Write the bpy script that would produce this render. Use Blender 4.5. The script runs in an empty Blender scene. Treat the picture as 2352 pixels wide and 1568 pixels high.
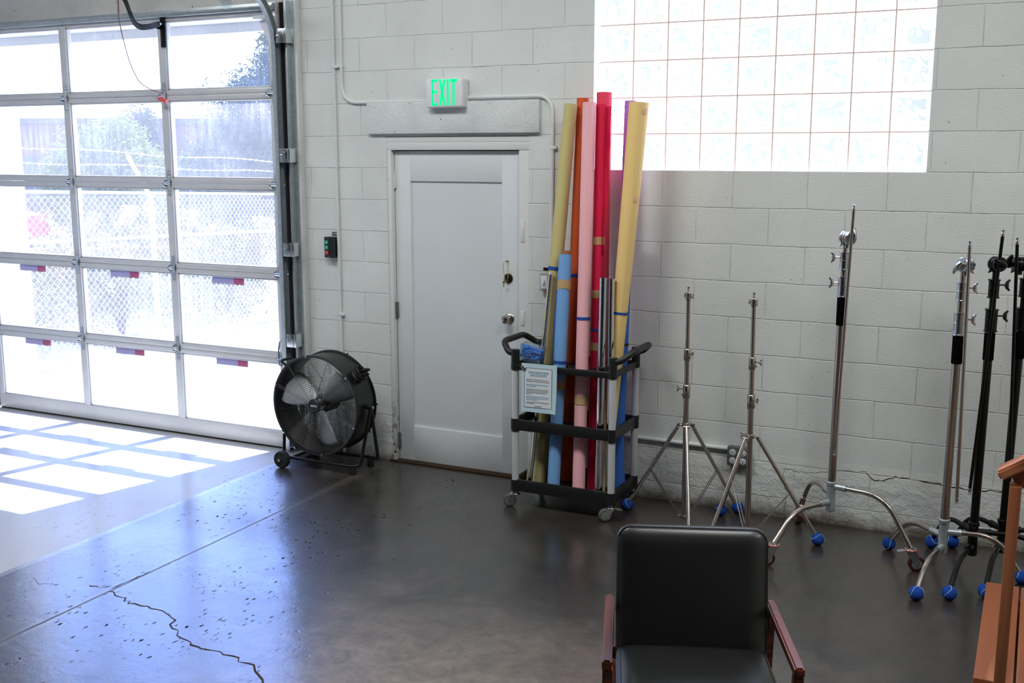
import bpy, bmesh, math, random
import numpy as np
from mathutils import Vector, Matrix, Quaternion
random.seed(7)
PI = math.pi
S = bpy.context.scene
COL = S.collection

# ------------------------------------------------------------------ camera
CAM = Vector((1.9477, -5.9314, 2.0359)); FPX = 2476.7; YAW, PIT = -.4544, -.1733
FWD = Vector((math.sin(YAW)*math.cos(PIT), math.cos(YAW)*math.cos(PIT), math.sin(PIT)))
RGT = Vector((math.cos(YAW), -math.sin(YAW), 0)); UPV = RGT.cross(FWD)
cam = bpy.data.cameras.new('camera'); cam.lens = 36*FPX/2352; cam.sensor_width = 36
cam.clip_start = .05; cam.clip_end = 300
co = bpy.data.objects.new('camera', cam); COL.objects.link(co); co.location = CAM
co.rotation_euler = FWD.to_track_quat('-Z', 'Y').to_euler(); S.camera = co
def ray(x, y): return RGT*((x-1176)/FPX) - UPV*((y-784)/FPX) + FWD
def W(x, y, Y=0.):
    v = ray(x, y); return CAM + v*((Y-CAM.y)/v.y)
def FL(x, y, z=0.):
    v = ray(x, y); return CAM + v*((z-CAM.z)/v.z)
def V(*a): return Vector(a)

# ------------------------------------------------------------------ materials
def lin(h):
    if isinstance(h, (tuple, list)): return (*h[:3], 1.)
    h = h.lstrip('#'); c = [int(h[i:i+2], 16)/255 for i in (0, 2, 4)]
    return tuple(x/12.92 if x <= .04045 else ((x+.055)/1.055)**2.4 for x in c)+(1.,)
class NT:
    def __init__(s, name):
        s.m = bpy.data.materials.new(name); s.m.use_nodes = True; s.t = s.m.node_tree
        s.p = s.t.nodes['Principled BSDF']; s.out = s.t.nodes['Material Output']
    def n(s, typ, **kw):
        x = s.t.nodes.new(typ)
        for k, v in kw.items():
            if hasattr(x, k): setattr(x, k, v)
            else: x.inputs[k.replace('_', ' ')].default_value = v
        return x
    def l(s, a, b): s.t.links.new(a, b)
    def obj(s): return s.n('ShaderNodeTexCoord').outputs['Object']
    def fres(s, ior):
        f = s.n('ShaderNodeFresnel'); f.inputs[0].default_value = ior; b = s.n('ShaderNodeNewGeometry')
        return s.math('MULTIPLY', f.outputs[0], s.math('SUBTRACT', 1., b.outputs['Backfacing']))
    def noise(s, vec, scale, detail=3, rough=.5, dist=0.):
        x = s.n('ShaderNodeTexNoise'); x.inputs['Scale'].default_value = scale; x.inputs['Detail'].default_value = detail
        x.inputs['Roughness'].default_value = rough; x.inputs['Distortion'].default_value = dist
        if vec: s.l(vec, x.inputs['Vector'])
        return x.outputs['Fac']
    def ramp(s, f, a, b, ca=(0, 0, 0, 1), cb=(1, 1, 1, 1)):
        x = s.n('ShaderNodeValToRGB'); e = x.color_ramp.elements
        e[0].position = a; e[1].position = b; e[0].color = ca; e[1].color = cb; s.l(f, x.inputs[0]); return x.outputs[0]
    def mix(s, f, a, b):
        x = s.n('ShaderNodeMix', data_type='RGBA')
        for i, v in ((0, f), (6, a), (7, b)):
            if isinstance(v, (tuple, float, int)): x.inputs[i].default_value = v
            else: s.l(v, x.inputs[i])
        return x.outputs[2]
    def math(s, op, a, b=0.):
        x = s.n('ShaderNodeMath', operation=op)
        for i, v in ((0, a), (1, b)):
            if isinstance(v, (float, int)): x.inputs[i].default_value = v
            else: s.l(v, x.inputs[i])
        return x.outputs[0]
    def mapv(s, vec, sc=(1, 1, 1), loc=(0, 0, 0), rot=(0, 0, 0)):
        x = s.n('ShaderNodeMapping'); x.inputs['Scale'].default_value = sc; x.inputs['Location'].default_value = loc; x.inputs['Rotation'].default_value = rot
        s.l(vec, x.inputs[0]); return x.outputs[0]
    def bump(s, h, strength=.3, dist=.01, prev=None):
        x = s.n('ShaderNodeBump'); x.inputs['Strength'].default_value = strength; x.inputs['Distance'].default_value = dist
        s.l(h, x.inputs['Height'])
        if prev: s.l(prev, x.inputs['Normal'])
        return x.outputs[0]
def mat(name, col, rough=.5, metal=0., var=.06, nscale=9., bump=0., bscale=60., coat=0., trans=0., emit=0., spec=.5):
    k = NT(name); p = k.p; c = lin(col); o = k.obj()
    p.inputs['Roughness'].default_value = rough; p.inputs['Metallic'].default_value = metal
    p.inputs['Coat Weight'].default_value = coat; p.inputs['Specular IOR Level'].default_value = spec
    f = k.noise(o, nscale, 4, .6)
    a = tuple(x*(1-var) for x in c[:3])+(1,); b = tuple(min(1, x*(1+var)) for x in c[:3])+(1,)
    k.l(k.ramp(f, .3, .7, a, b), p.inputs['Base Color'])
    if bump: k.l(k.bump(k.noise(o, bscale, 3), bump, .004), p.inputs['Normal'])
    if trans: p.inputs['Transmission Weight'].default_value = trans
    if emit:
        p.inputs['Emission Color'].default_value = c; p.inputs['Emission Strength'].default_value = emit
    return k.m
M = {}
def wall_material():
    k = NT('painted_block'); p = k.p; o = k.obj()
    sp = k.n('ShaderNodeSeparateXYZ'); k.l(o, sp.inputs[0])
    cb = k.n('ShaderNodeCombineXYZ'); k.l(sp.outputs[0], cb.inputs[0]); k.l(k.math('ADD', sp.outputs[2], 2.127), cb.inputs[1])
    wob = k.n('ShaderNodeTexNoise'); wob.inputs['Scale'].default_value = 5.; k.l(o, wob.inputs['Vector'])
    mv = k.n('ShaderNodeVectorMath', operation='MULTIPLY_ADD'); k.l(wob.outputs['Color'], mv.inputs[0]); mv.inputs[1].default_value = (.012, .012, 0); k.l(cb.outputs[0], mv.inputs[2])
    sb = k.n('ShaderNodeVectorMath', operation='SUBTRACT'); k.l(mv.outputs[0], sb.inputs[0]); sb.inputs[1].default_value = (.006, .006, 0)
    br = k.n('ShaderNodeTexBrick'); k.l(sb.outputs[0], br.inputs['Vector'])
    br.offset = .5; br.squash = 1.; br.inputs['Scale'].default_value = 1.; br.inputs['Mortar Size'].default_value = .0042
    br.inputs['Mortar Smooth'].default_value = .9; br.inputs['Brick Width'].default_value = .4064; br.inputs['Row Height'].default_value = .2032
    br.inputs['Color1'].default_value = (.755, .785, .765, 1); br.inputs['Color2'].default_value = (.78, .81, .79, 1); br.inputs['Mortar'].default_value = (.725, .755, .735, 1)
    big = k.noise(o, 2.2, 5, .6)
    c = k.mix(k.ramp(big, .35, .75), br.outputs['Color'], (.695, .72, .70, 1))
    sp2 = k.noise(o, 46., 2, .5); c = k.mix(k.ramp(sp2, .735, .77), c, (.20, .19, .18, 1))
    # grime just above the floor; crevice dirt and occlusion shade painted into some joints
    zz = k.math('ADD', sp.outputs[2], k.math('MULTIPLY', k.noise(o, 7., 5, .7), .16))
    c = k.mix(k.ramp(zz, .08, .17), (.16, .13, .10, 1), c)
    dj = k.math('MULTIPLY', k.ramp(br.outputs['Fac'], .35, .8), k.ramp(k.noise(o, 3.3, 4, .7), .50, .66))
    c = k.mix(k.math('MULTIPLY', dj, .55), c, (.22, .21, .20, 1))
    k.l(c, p.inputs['Base Color']); p.inputs['Roughness'].default_value = .62
    st = k.n('ShaderNodeTexNoise'); st.inputs['Scale'].default_value = 140.; st.inputs['Detail'].default_value = 4.; k.l(o, st.inputs['Vector'])
    low = k.ramp(sp.outputs[2], .24, .36, (1, 1, 1, 1), (0, 0, 0, 1))
    ro = k.math('MULTIPLY', k.noise(o, 14., 6, .65), low)
    b1 = k.bump(k.math('MULTIPLY', br.outputs['Fac'], -1.), .55, .006)
    b2 = k.bump(st.outputs['Fac'], .42, .008, b1)
    b3 = k.bump(ro, .65, .03, b2)
    k.l(b3, p.inputs['Normal']); return k.m
def plain_wall(name, col, bs=.3):
    k = NT(name); p = k.p; o = k.obj()
    c = k.mix(k.ramp(k.noise(o, 3., 6, .65), .42, .72), lin(col), tuple(x*.8 for x in lin(col)[:3])+(1,))
    c = k.mix(k.ramp(k.noise(o, 40., 2), .70, .76), c, (.16, .14, .12, 1))
    k.l(c, p.inputs['Base Color']); p.inputs['Roughness'].default_value = .65
    k.l(k.bump(k.noise(o, 70., 4), bs, .006), p.inputs['Normal']); return k.m
def floor_material():
    k = NT('floor_concrete'); p = k.p; o = k.obj()
    sp = k.n('ShaderNodeSeparateXYZ'); k.l(o, sp.inputs[0]); X = sp.outputs[0]; Y = sp.outputs[1]
    n1 = k.noise(o, 1.1, 6, .65, .4); n2 = k.noise(o, 6., 6, .7, .6); n3 = k.noise(o, 30., 4, .7)
    base = k.mix(k.ramp(n1, .35, .7), (.017, .015, .012, 1), (.034, .028, .023, 1))
    base = k.mix(k.math('MULTIPLY', k.ramp(n2, .45, .75), .6), base, (.070, .057, .047, 1))
    base = k.mix(k.math('MULTIPLY', k.ramp(k.noise(o, .9, 3, .5), .52, .72), .35), base, (.085, .042, .032, 1))
    # paler concrete: part foot wear, part window sheen painted into the colour
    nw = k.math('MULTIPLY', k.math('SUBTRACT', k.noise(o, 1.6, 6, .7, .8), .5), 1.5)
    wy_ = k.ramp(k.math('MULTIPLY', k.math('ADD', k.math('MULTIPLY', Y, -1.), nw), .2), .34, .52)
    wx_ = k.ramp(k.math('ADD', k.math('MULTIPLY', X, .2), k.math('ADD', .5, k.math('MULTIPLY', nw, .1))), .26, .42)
    worn_sheen = k.math('MULTIPLY', k.math('MULTIPLY', wy_, wx_), k.ramp(k.noise(o, 11., 6, .75, .25), .12, .80))
    base = k.mix(k.math('MULTIPLY', worn_sheen, .95), base, (.30, .235, .185, 1))
    fl = k.n('ShaderNodeTexVoronoi'); fl.inputs['Scale'].default_value = 26.; k.l(k.mapv(o, (1, .6, 1), (3, 1, 0), (0, 0, .6)), fl.inputs['Vector'])
    fleck = k.math('MULTIPLY', k.ramp(fl.outputs['Distance'], .03, .07, (1, 1, 1, 1), (0, 0, 0, 1)), k.ramp(k.noise(o, 5., 2), .52, .60))
    base = k.mix(fleck, base, (.22, .20, .18, 1))
    wv_ = k.n('ShaderNodeTexNoise'); wv_.inputs['Scale'].default_value = 38.; k.l(o, wv_.inputs['Vector'])
    dv_ = k.n('ShaderNodeVectorMath', operation='MULTIPLY_ADD'); k.l(wv_.outputs['Color'], dv_.inputs[0]); dv_.inputs[1].default_value = (.022, .022, 0); k.l(o, dv_.inputs[2]); o2 = dv_.outputs[0]
    vo = k.n('ShaderNodeTexVoronoi'); vo.inputs['Scale'].default_value = 17.; k.l(k.mapv(o2, (1.7, .8, 1), (0, 0, 0), (0, 0, .35)), vo.inputs['Vector'])
    clump = k.ramp(k.noise(o, 1.9, 3), .45, .58)
    v2 = k.n('ShaderNodeTexVoronoi'); v2.inputs['Scale'].default_value = 42.; k.l(k.mapv(o2, (1.8, .8, 1), (5, 2, 0), (0, 0, .3)), v2.inputs['Vector'])
    pit2 = k.math('MULTIPLY', k.ramp(v2.outputs['Distance'], .11, .17, (1, 1, 1, 1), (0, 0, 0, 1)), k.ramp(k.noise(o, 3.1, 4, .6), .52, .60))
    pit = k.math('MULTIPLY', k.ramp(vo.outputs['Distance'], .12, .18, (1, 1, 1, 1), (0, 0, 0, 1)), clump); pit = k.math('MULTIPLY', k.math('MAXIMUM', pit, pit2), k.ramp(k.math('MULTIPLY', X, -.25), .10, .27))
    base = k.mix(pit, base, (.010, .009, .008, 1))
    wob = k.math('MULTIPLY', k.math('SUBTRACT', k.noise(o, 6., 4), .5), .012)
    jx = k.math('ABSOLUTE', k.math('ADD', k.math('ADD', X, 1.866), wob))
    joint = k.ramp(jx, .003, .007, (1, 1, 1, 1), (0, 0, 0, 1))
    base = k.mix(joint, base, (.015, .012, .010, 1))
    jr = k.ramp(jx, .012, .045, (1, 1, 1, 1), (0, 0, 0, 1))
    base = k.mix(k.math('MULTIPLY', jr, .25), base, (.20, .18, .16, 1))
    # the painted strip in front of the roll-up door, with its worn edge
    e = k.math('ADD', X, k.math('MULTIPLY', k.math('SUBTRACT', k.noise(o, 9., 5), .5), .014))
    white = k.mix(k.ramp(n2, .62, .78), (.44, .44, .435, 1), (.385, .385, .385, 1))
    white = k.mix(k.math('MULTIPLY', pit, .35), white, (.35, .35, .36, 1))
    m_band = k.ramp(k.math('MULTIPLY', k.math('ADD', e, 2.50), -20.), -.55, -.45)   # X < ~ -2.475
    m_wh = k.math('LESS_THAN', X, -2.517)
    c = k.mix(k.math('LESS_THAN', e, -2.478), base, (.17, .165, .17, 1))
    c = k.mix(m_wh, c, white)
    k.l(c, p.inputs['Base Color'])
    r = k.math('ADD', .40, k.math('MULTIPLY', n3, .16)); r = k.math('ADD', r, k.math('MULTIPLY', k.ramp(n2, .4, .8), .08))
    r = k.math('ADD', r, k.math('MULTIPLY', m_wh, .25)); k.l(r, p.inputs['Roughness'])
    k.l(k.math('MULTIPLY', k.math('SUBTRACT', 1., pit), .5), p.inputs['Specular IOR Level'])
    hole = k.math('MAXIMUM', pit, joint); wear = k.ramp(k.noise(o, 3.5, 5, .7), .55, .75)
    k.l(k.math('MULTIPLY', k.math('SUBTRACT', 1., hole), k.math('SUBTRACT', k.math('SUBTRACT', .90, k.math('MULTIPLY', m_wh, .6)), k.math('MULTIPLY', wear, .25))), p.inputs['Coat Weight'])
    k.l(k.math('ADD', .145, k.math('MULTIPLY', n3, .08)), p.inputs['Coat Roughness']); p.inputs['Coat IOR'].default_value = 1.5
    hgt = k.math('SUBTRACT', k.math('MULTIPLY', n3, .12), k.math('ADD', k.math('MULTIPLY', pit, 1.), joint))
    b = k.bump(hgt, .35, .006); b = k.bump(n2, .06, .03, b)
    k.l(b, p.inputs['Normal']); k.l(b, p.inputs['Coat Normal']); return k.m
def pane_material():
    k = NT('dusty_glass'); o = k.obj(); t = k.t
    tr = k.n('ShaderNodeBsdfTransparent'); tr.inputs[0].default_value = (.95, .965, .965, 1)
    df = k.n('ShaderNodeBsdfTranslucent'); df.inputs[0].default_value = (.85, .85, .9, 1)
    d2 = k.n('ShaderNodeBsdfDiffuse'); d2.inputs[0].default_value = (.5, .5, .5, 1)
    md = k.n('ShaderNodeMixShader'); md.inputs[0].default_value = .2; k.l(df.outputs[0], md.inputs[1]); k.l(d2.outputs[0], md.inputs[2])
    gl = k.n('ShaderNodeBsdfGlossy'); gl.inputs['Roughness'].default_value = .02
    fr = k.fres(1.45)
    streak = k.noise(k.mapv(o, (14, 1, 1.2)), 3., 4, .6); cloud = k.noise(o, 1.6, 4, .6)
    f = k.math('MULTIPLY', k.ramp(streak, .35, .8), k.ramp(cloud, .40, .70)); f = k.math('ADD', k.math('MULTIPLY', f, .12), .065)
    mx = k.n('ShaderNodeMixShader'); k.l(f, mx.inputs[0]); k.l(tr.outputs[0], mx.inputs[1]); k.l(md.outputs[0], mx.inputs[2])
    m2 = k.n('ShaderNodeMixShader'); k.l(k.math('MULTIPLY', fr, .8), m2.inputs[0]); k.l(mx.outputs[0], m2.inputs[1]); k.l(gl.outputs[0], m2.inputs[2])
    k.l(m2.outputs[0], k.out.inputs[0]); t.nodes.remove(k.p); return k.m
def block_glass():
    # thick moulded glass: passes and scatters daylight, with a wavy flower figure in each block
    k = NT('glass_block'); o = k.obj()
    w = k.noise(k.mapv(o, (1, 0, 1)), 17., 2, .5, 1.6)
    fig = k.ramp(w, .46, .56); edge = k.n('ShaderNodeSeparateXYZ'); k.l(o, edge.inputs[0])
    fx = k.math('ABSOLUTE', k.math('SUBTRACT', k.math('FRACT', k.math('DIVIDE', k.math('ADD', edge.outputs[0], .426), .2032)), .5))
    fz = k.math('ABSOLUTE', k.math('SUBTRACT', k.math('FRACT', k.math('DIVIDE', k.math('SUBTRACT', edge.outputs[2], 1.937), .2052)), .5))
    inner = k.ramp(k.math('MAXIMUM', fx, fz), .34, .40, (1, 1, 1, 1), (0, 0, 0, 1))
    fig = k.math('MULTIPLY', fig, inner)
    c = k.mix(fig, (.62, .63, .62, 1), (.15, .155, .15, 1))
    tl = k.n('ShaderNodeBsdfTranslucent'); k.l(c, tl.inputs[0])
    gl = k.n('ShaderNodeBsdfGlossy'); gl.inputs['Roughness'].default_value = .08
    fr = k.fres(1.3)
    b = k.bump(w, .4, .01); k.l(b, gl.inputs['Normal'])
    m2 = k.n('ShaderNodeMixShader'); k.l(fr, m2.inputs[0]); k.l(tl.outputs[0], m2.inputs[1]); k.l(gl.outputs[0], m2.inputs[2])
    k.l(m2.outputs[0], k.out.inputs[0]); k.t.nodes.remove(k.p); return k.m
def wood(name, c1, c2, axis=1, rough=.5, scale=1., bump=.15):
    k = NT(name); p = k.p; o = k.obj()
    sc = [9*scale]*3; sc[axis] = .55*scale
    v = k.mapv(o, tuple(sc)); n = k.noise(v, 1.6, 5, .6, 1.2)
    wv = k.n('ShaderNodeTexWave', wave_type='RINGS'); wv.inputs['Scale'].default_value = .9; wv.inputs['Distortion'].default_value = 7.; wv.inputs['Detail'].default_value = 2.
    k.l(k.mapv(o, tuple(x*.55 for x in sc), (.3, .1, .2)), wv.inputs['Vector'])
    f = k.math('ADD', k.math('MULTIPLY', n, .6), k.math('MULTIPLY', wv.outputs['Fac'], .42))
    k.l(k.ramp(f, .36, .66, lin(c1), lin(c2)), p.inputs['Base Color']); p.inputs['Roughness'].default_value = rough
    k.l(k.bump(f, bump, .003), p.inputs['Normal']); return k.m
def leaf(name, c1, c2):
    k = NT(name); p = k.p; o = k.obj()
    k.l(k.ramp(k.noise(o, 3., 3), .3, .7, lin(c1), lin(c2)), p.inputs['Base Color']); p.inputs['Roughness'].default_value = .6
    tl = k.n('ShaderNodeBsdfTranslucent'); tl.inputs[0].default_value = lin(c2)
    mx = k.n('ShaderNodeMixShader'); mx.inputs[0].default_value = .18; k.p.inputs['Specular IOR Level'].default_value = .15; k.l(p.outputs[0], mx.inputs[1]); k.l(tl.outputs[0], mx.inputs[2]); k.l(mx.outputs[0], k.out.inputs[0]); return k.m
def brushed(name, col, rough=.25, metal=1.):
    k = NT(name); p = k.p; o = k.obj(); p.inputs['Metallic'].default_value = metal
    n = k.noise(k.mapv(o, (40, 40, 3)), 3., 3)
    c = lin(col); k.l(k.ramp(n, .2, .8, tuple(x*.9 for x in c[:3])+(1,), c), p.inputs['Base Color'])
    k.l(k.math('ADD', rough-.05, k.math('MULTIPLY', n, .1)), p.inputs['Roughness']); return k.m
def acrylic(name):
    k = NT(name); tr = k.n('ShaderNodeBsdfTransparent'); tr.inputs[0].default_value = (.84, .90, .93, 1)
    gl = k.n('ShaderNodeBsdfGlossy'); gl.inputs['Roughness'].default_value = .05
    df = k.n('ShaderNodeBsdfDiffuse'); df.inputs[0].default_value = (.7, .8, .85, 1)
    n = k.noise(k.obj(), 12., 3); m0 = k.n('ShaderNodeMixShader'); k.l(k.math('MULTIPLY', n, .08), m0.inputs[0]); k.l(tr.outputs[0], m0.inputs[1]); k.l(df.outputs[0], m0.inputs[2])
    fr = k.fres(1.5)
    m = k.n('ShaderNodeMixShader'); k.l(fr, m.inputs[0]); k.l(m0.outputs[0], m.inputs[1]); k.l(gl.outputs[0], m.inputs[2]); k.l(m.outputs[0], k.out.inputs[0]); k.t.nodes.remove(k.p); return k.m

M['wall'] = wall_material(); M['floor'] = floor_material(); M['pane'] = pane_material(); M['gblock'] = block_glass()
M['lintel'] = plain_wall('painted_lintel', '#dfe4e4', .7); M['header'] = plain_wall('mottled_header', '#d2d1cc', .2); M['white_paint'] = plain_wall('white_gloss_paint', '#e2e5e6', .05)
M['jamb'] = plain_wall('painted_wood_post', '#dadcdb', .06); M['ceil'] = mat('ceiling_paint', '#d8d8d4', .8)
M['sidewall'] = mat('side_wall_paint', '#d2d4d2', .8)
M['door'] = mat('door_paint', '#dfe4e7', .42, var=.02, nscale=3, bump=.02, bscale=200)
M['alu'] = mat('clear_aluminium', '#d9dadd', .42, .25, .03); M['galv'] = mat('galvanised_steel', '#b9c2c6', .38, .75, .12, 30)
M['zinc'] = brushed('bright_zinc', '#d5dbde', .22); M['chrome'] = brushed('chrome', '#e8e8ea', .10); M['nickel'] = brushed('satin_nickel', '#c9bfb6', .22); M['mirror'] = brushed('silver_film', '#f0f0f2', .08)
M['black'] = mat('black_enamel', '#121212', .34, 0, .1); M['blackp'] = mat('black_plastic', '#17181a', .45, 0, .1, bump=.05, bscale=300); M['rubber'] = mat('black_rubber', '#1c1d20', .7)
M['bsteel'] = mat('black_stand_steel', '#0c0c0d', .28, .3, .1); M['foam'] = mat('black_velcro', '#050505', .95, spec=.1)
M['dark'] = mat('dark_gap', '#14110f', .9); M['blade'] = brushed('fan_blade_metal', '#cfd2d6', .45, .35)
M['conduit'] = mat('painted_conduit', '#dfe3e3', .45, 0, .03); M['plastic_w'] = mat('white_plastic', '#e6e6ea', .45, 0, .02)
M['exit'] = mat('exit_green', (.0, .60, .22), .5, emit=.9, var=.02); M['green'] = mat('green_button', '#17a488', .4); M['red'] = mat('red_button', '#d02434', .4)
M['label_w'] = mat('label_print', '#c9d0d6', .6); M['ball'] = mat('blue_felt', '#0c47a6', .95, 0, .15, 80, .5, 400); M['seam'] = mat('ball_seam', '#c8d4de', .8)
M['leather'] = None
k = NT('black_leather'); o = k.obj(); k.p.inputs['Coat Weight'].default_value = .35; k.p.inputs['Coat Roughness'].default_value = .3; k.p.inputs['Base Color'].default_value = (.012, .0125, .012, 1)
k.l(k.math('ADD', .26, k.math('MULTIPLY', k.noise(o, 5., 4), .2)), k.p.inputs['Roughness']); k.l(k.bump(k.noise(o, 260., 3), .12, .002), k.p.inputs['Normal']); M['leather'] = k.m
M['redwood'] = wood('redwood_board', '#98552f', '#d09060', 1, .55, 1.); M['redwood_z'] = wood('redwood_post', '#874a2e', '#bc7a50', 2, .55); M['redwood_x'] = wood('redwood_rail', '#8e4e32', '#c07a54', 0, .5)
M['walnut'] = wood('stained_chair_wood', '#3a150b', '#6e3019', 1, .3, 1.3, .03)
M['core'] = mat('cardboard_core', '#a06c4a', .85); M['tape_b'] = mat('blue_tape', '#1647a4', .6); M['tape_t'] = mat('masking_tape', '#c0a070', .7); M['tape_k'] = mat('black_band', '#101114', .6)
M['steelw'] = mat('fence_wire', '#e6e6e2', .5, .3); M['fpost'] = mat('fence_post_steel', '#dcdad2', .5, .2)
M['drive'] = plain_wall('driveway_concrete', '#c9c4ba', .2); M['soil'] = plain_wall('dry_soil', '#8a7d6b', .6)
M['leafg'] = leaf('shrub_leaf', '#43470f', '#6e7022'); M['leafy'] = leaf('tree_leaf', '#4c5a14', '#8a8c2e'); M['leafb'] = leaf('conifer_leaf', '#363c1e', '#5c6238'); M['dry'] = leaf('dried_bloom', '#80694a', '#ad9564')
M['bark'] = mat('bark', '#54463a', .9); M['bldg'] = mat('dark_stucco', '#63463a', .8); M['roof'] = mat('roof_trim', '#473f48', .8); M['carred'] = mat('red_car_paint', '#b01822', .3, coat=.6); M['cardark'] = mat('dark_car_paint', '#2a2c38', .3, coat=.6); M['carglass'] = mat('car_glass', '#20242c', .1)
M['stucco'] = plain_wall('white_stucco', '#eceae4', .3); M['acrylic'] = acrylic('clear_acrylic'); M['glove'] = mat('blue_ball_plastic', '#2f8cf5', .5, 0, .3, 30); M['paper'] = mat('white_card', '#dfe6ea', .6, 0, .02); M['paperblue'] = mat('pale_blue_print', '#c2dfe8', .6, 0, .03)
M['ink'] = mat('navy_print', '#27305a', .7); M['inkb'] = mat('light_blue_print', '#3a86b4', .7); M['bulb'] = acrylic('bulb_glass'); M['maroon'] = mat('maroon_wheel', '#4a1820', .4); M['greyw'] = mat('grey_wheel', '#5c5954', .55); M['redring'] = mat('red_caster_ring', '#c24a34', .5)
M['cord'] = mat('red_cord', '#8a5f5c', .7); M['redh'] = mat('red_release_handle', '#e05048', .5)
def translucent(name, c):
    k = NT(name); t = k.n('ShaderNodeBsdfTranslucent'); t.inputs[0].default_value = lin(c); k.l(k.ramp(k.noise(k.obj(), 30., 2), .3, .7, tuple(x*.9 for x in lin(c)[:3])+(1,), lin(c)), k.p.inputs['Base Color'])
    m = k.n('ShaderNodeMixShader'); m.inputs[0].default_value = .65; k.l(k.p.outputs[0], m.inputs[1]); k.l(t.outputs[0], m.inputs[2]); k.l(m.outputs[0], k.out.inputs[0]); return k.m
M['sticker'] = translucent('warning_sticker', '#9a95a2'); M['sticker_r'] = translucent('sticker_red', '#a06a7c')
M['outlet_box'] = mat('grey_steel_box', '#6d7472', .45, .4); M['crackm'] = mat('crack_dirt', '#3a2614', .95); M['brass'] = mat('brass_key', '#c6a06a', .35, .8); M['lanyard'] = mat('yellow_lanyard', '#e2c060', .7)
M['filament'] = mat('filament', '#b5763a', .5)

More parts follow.
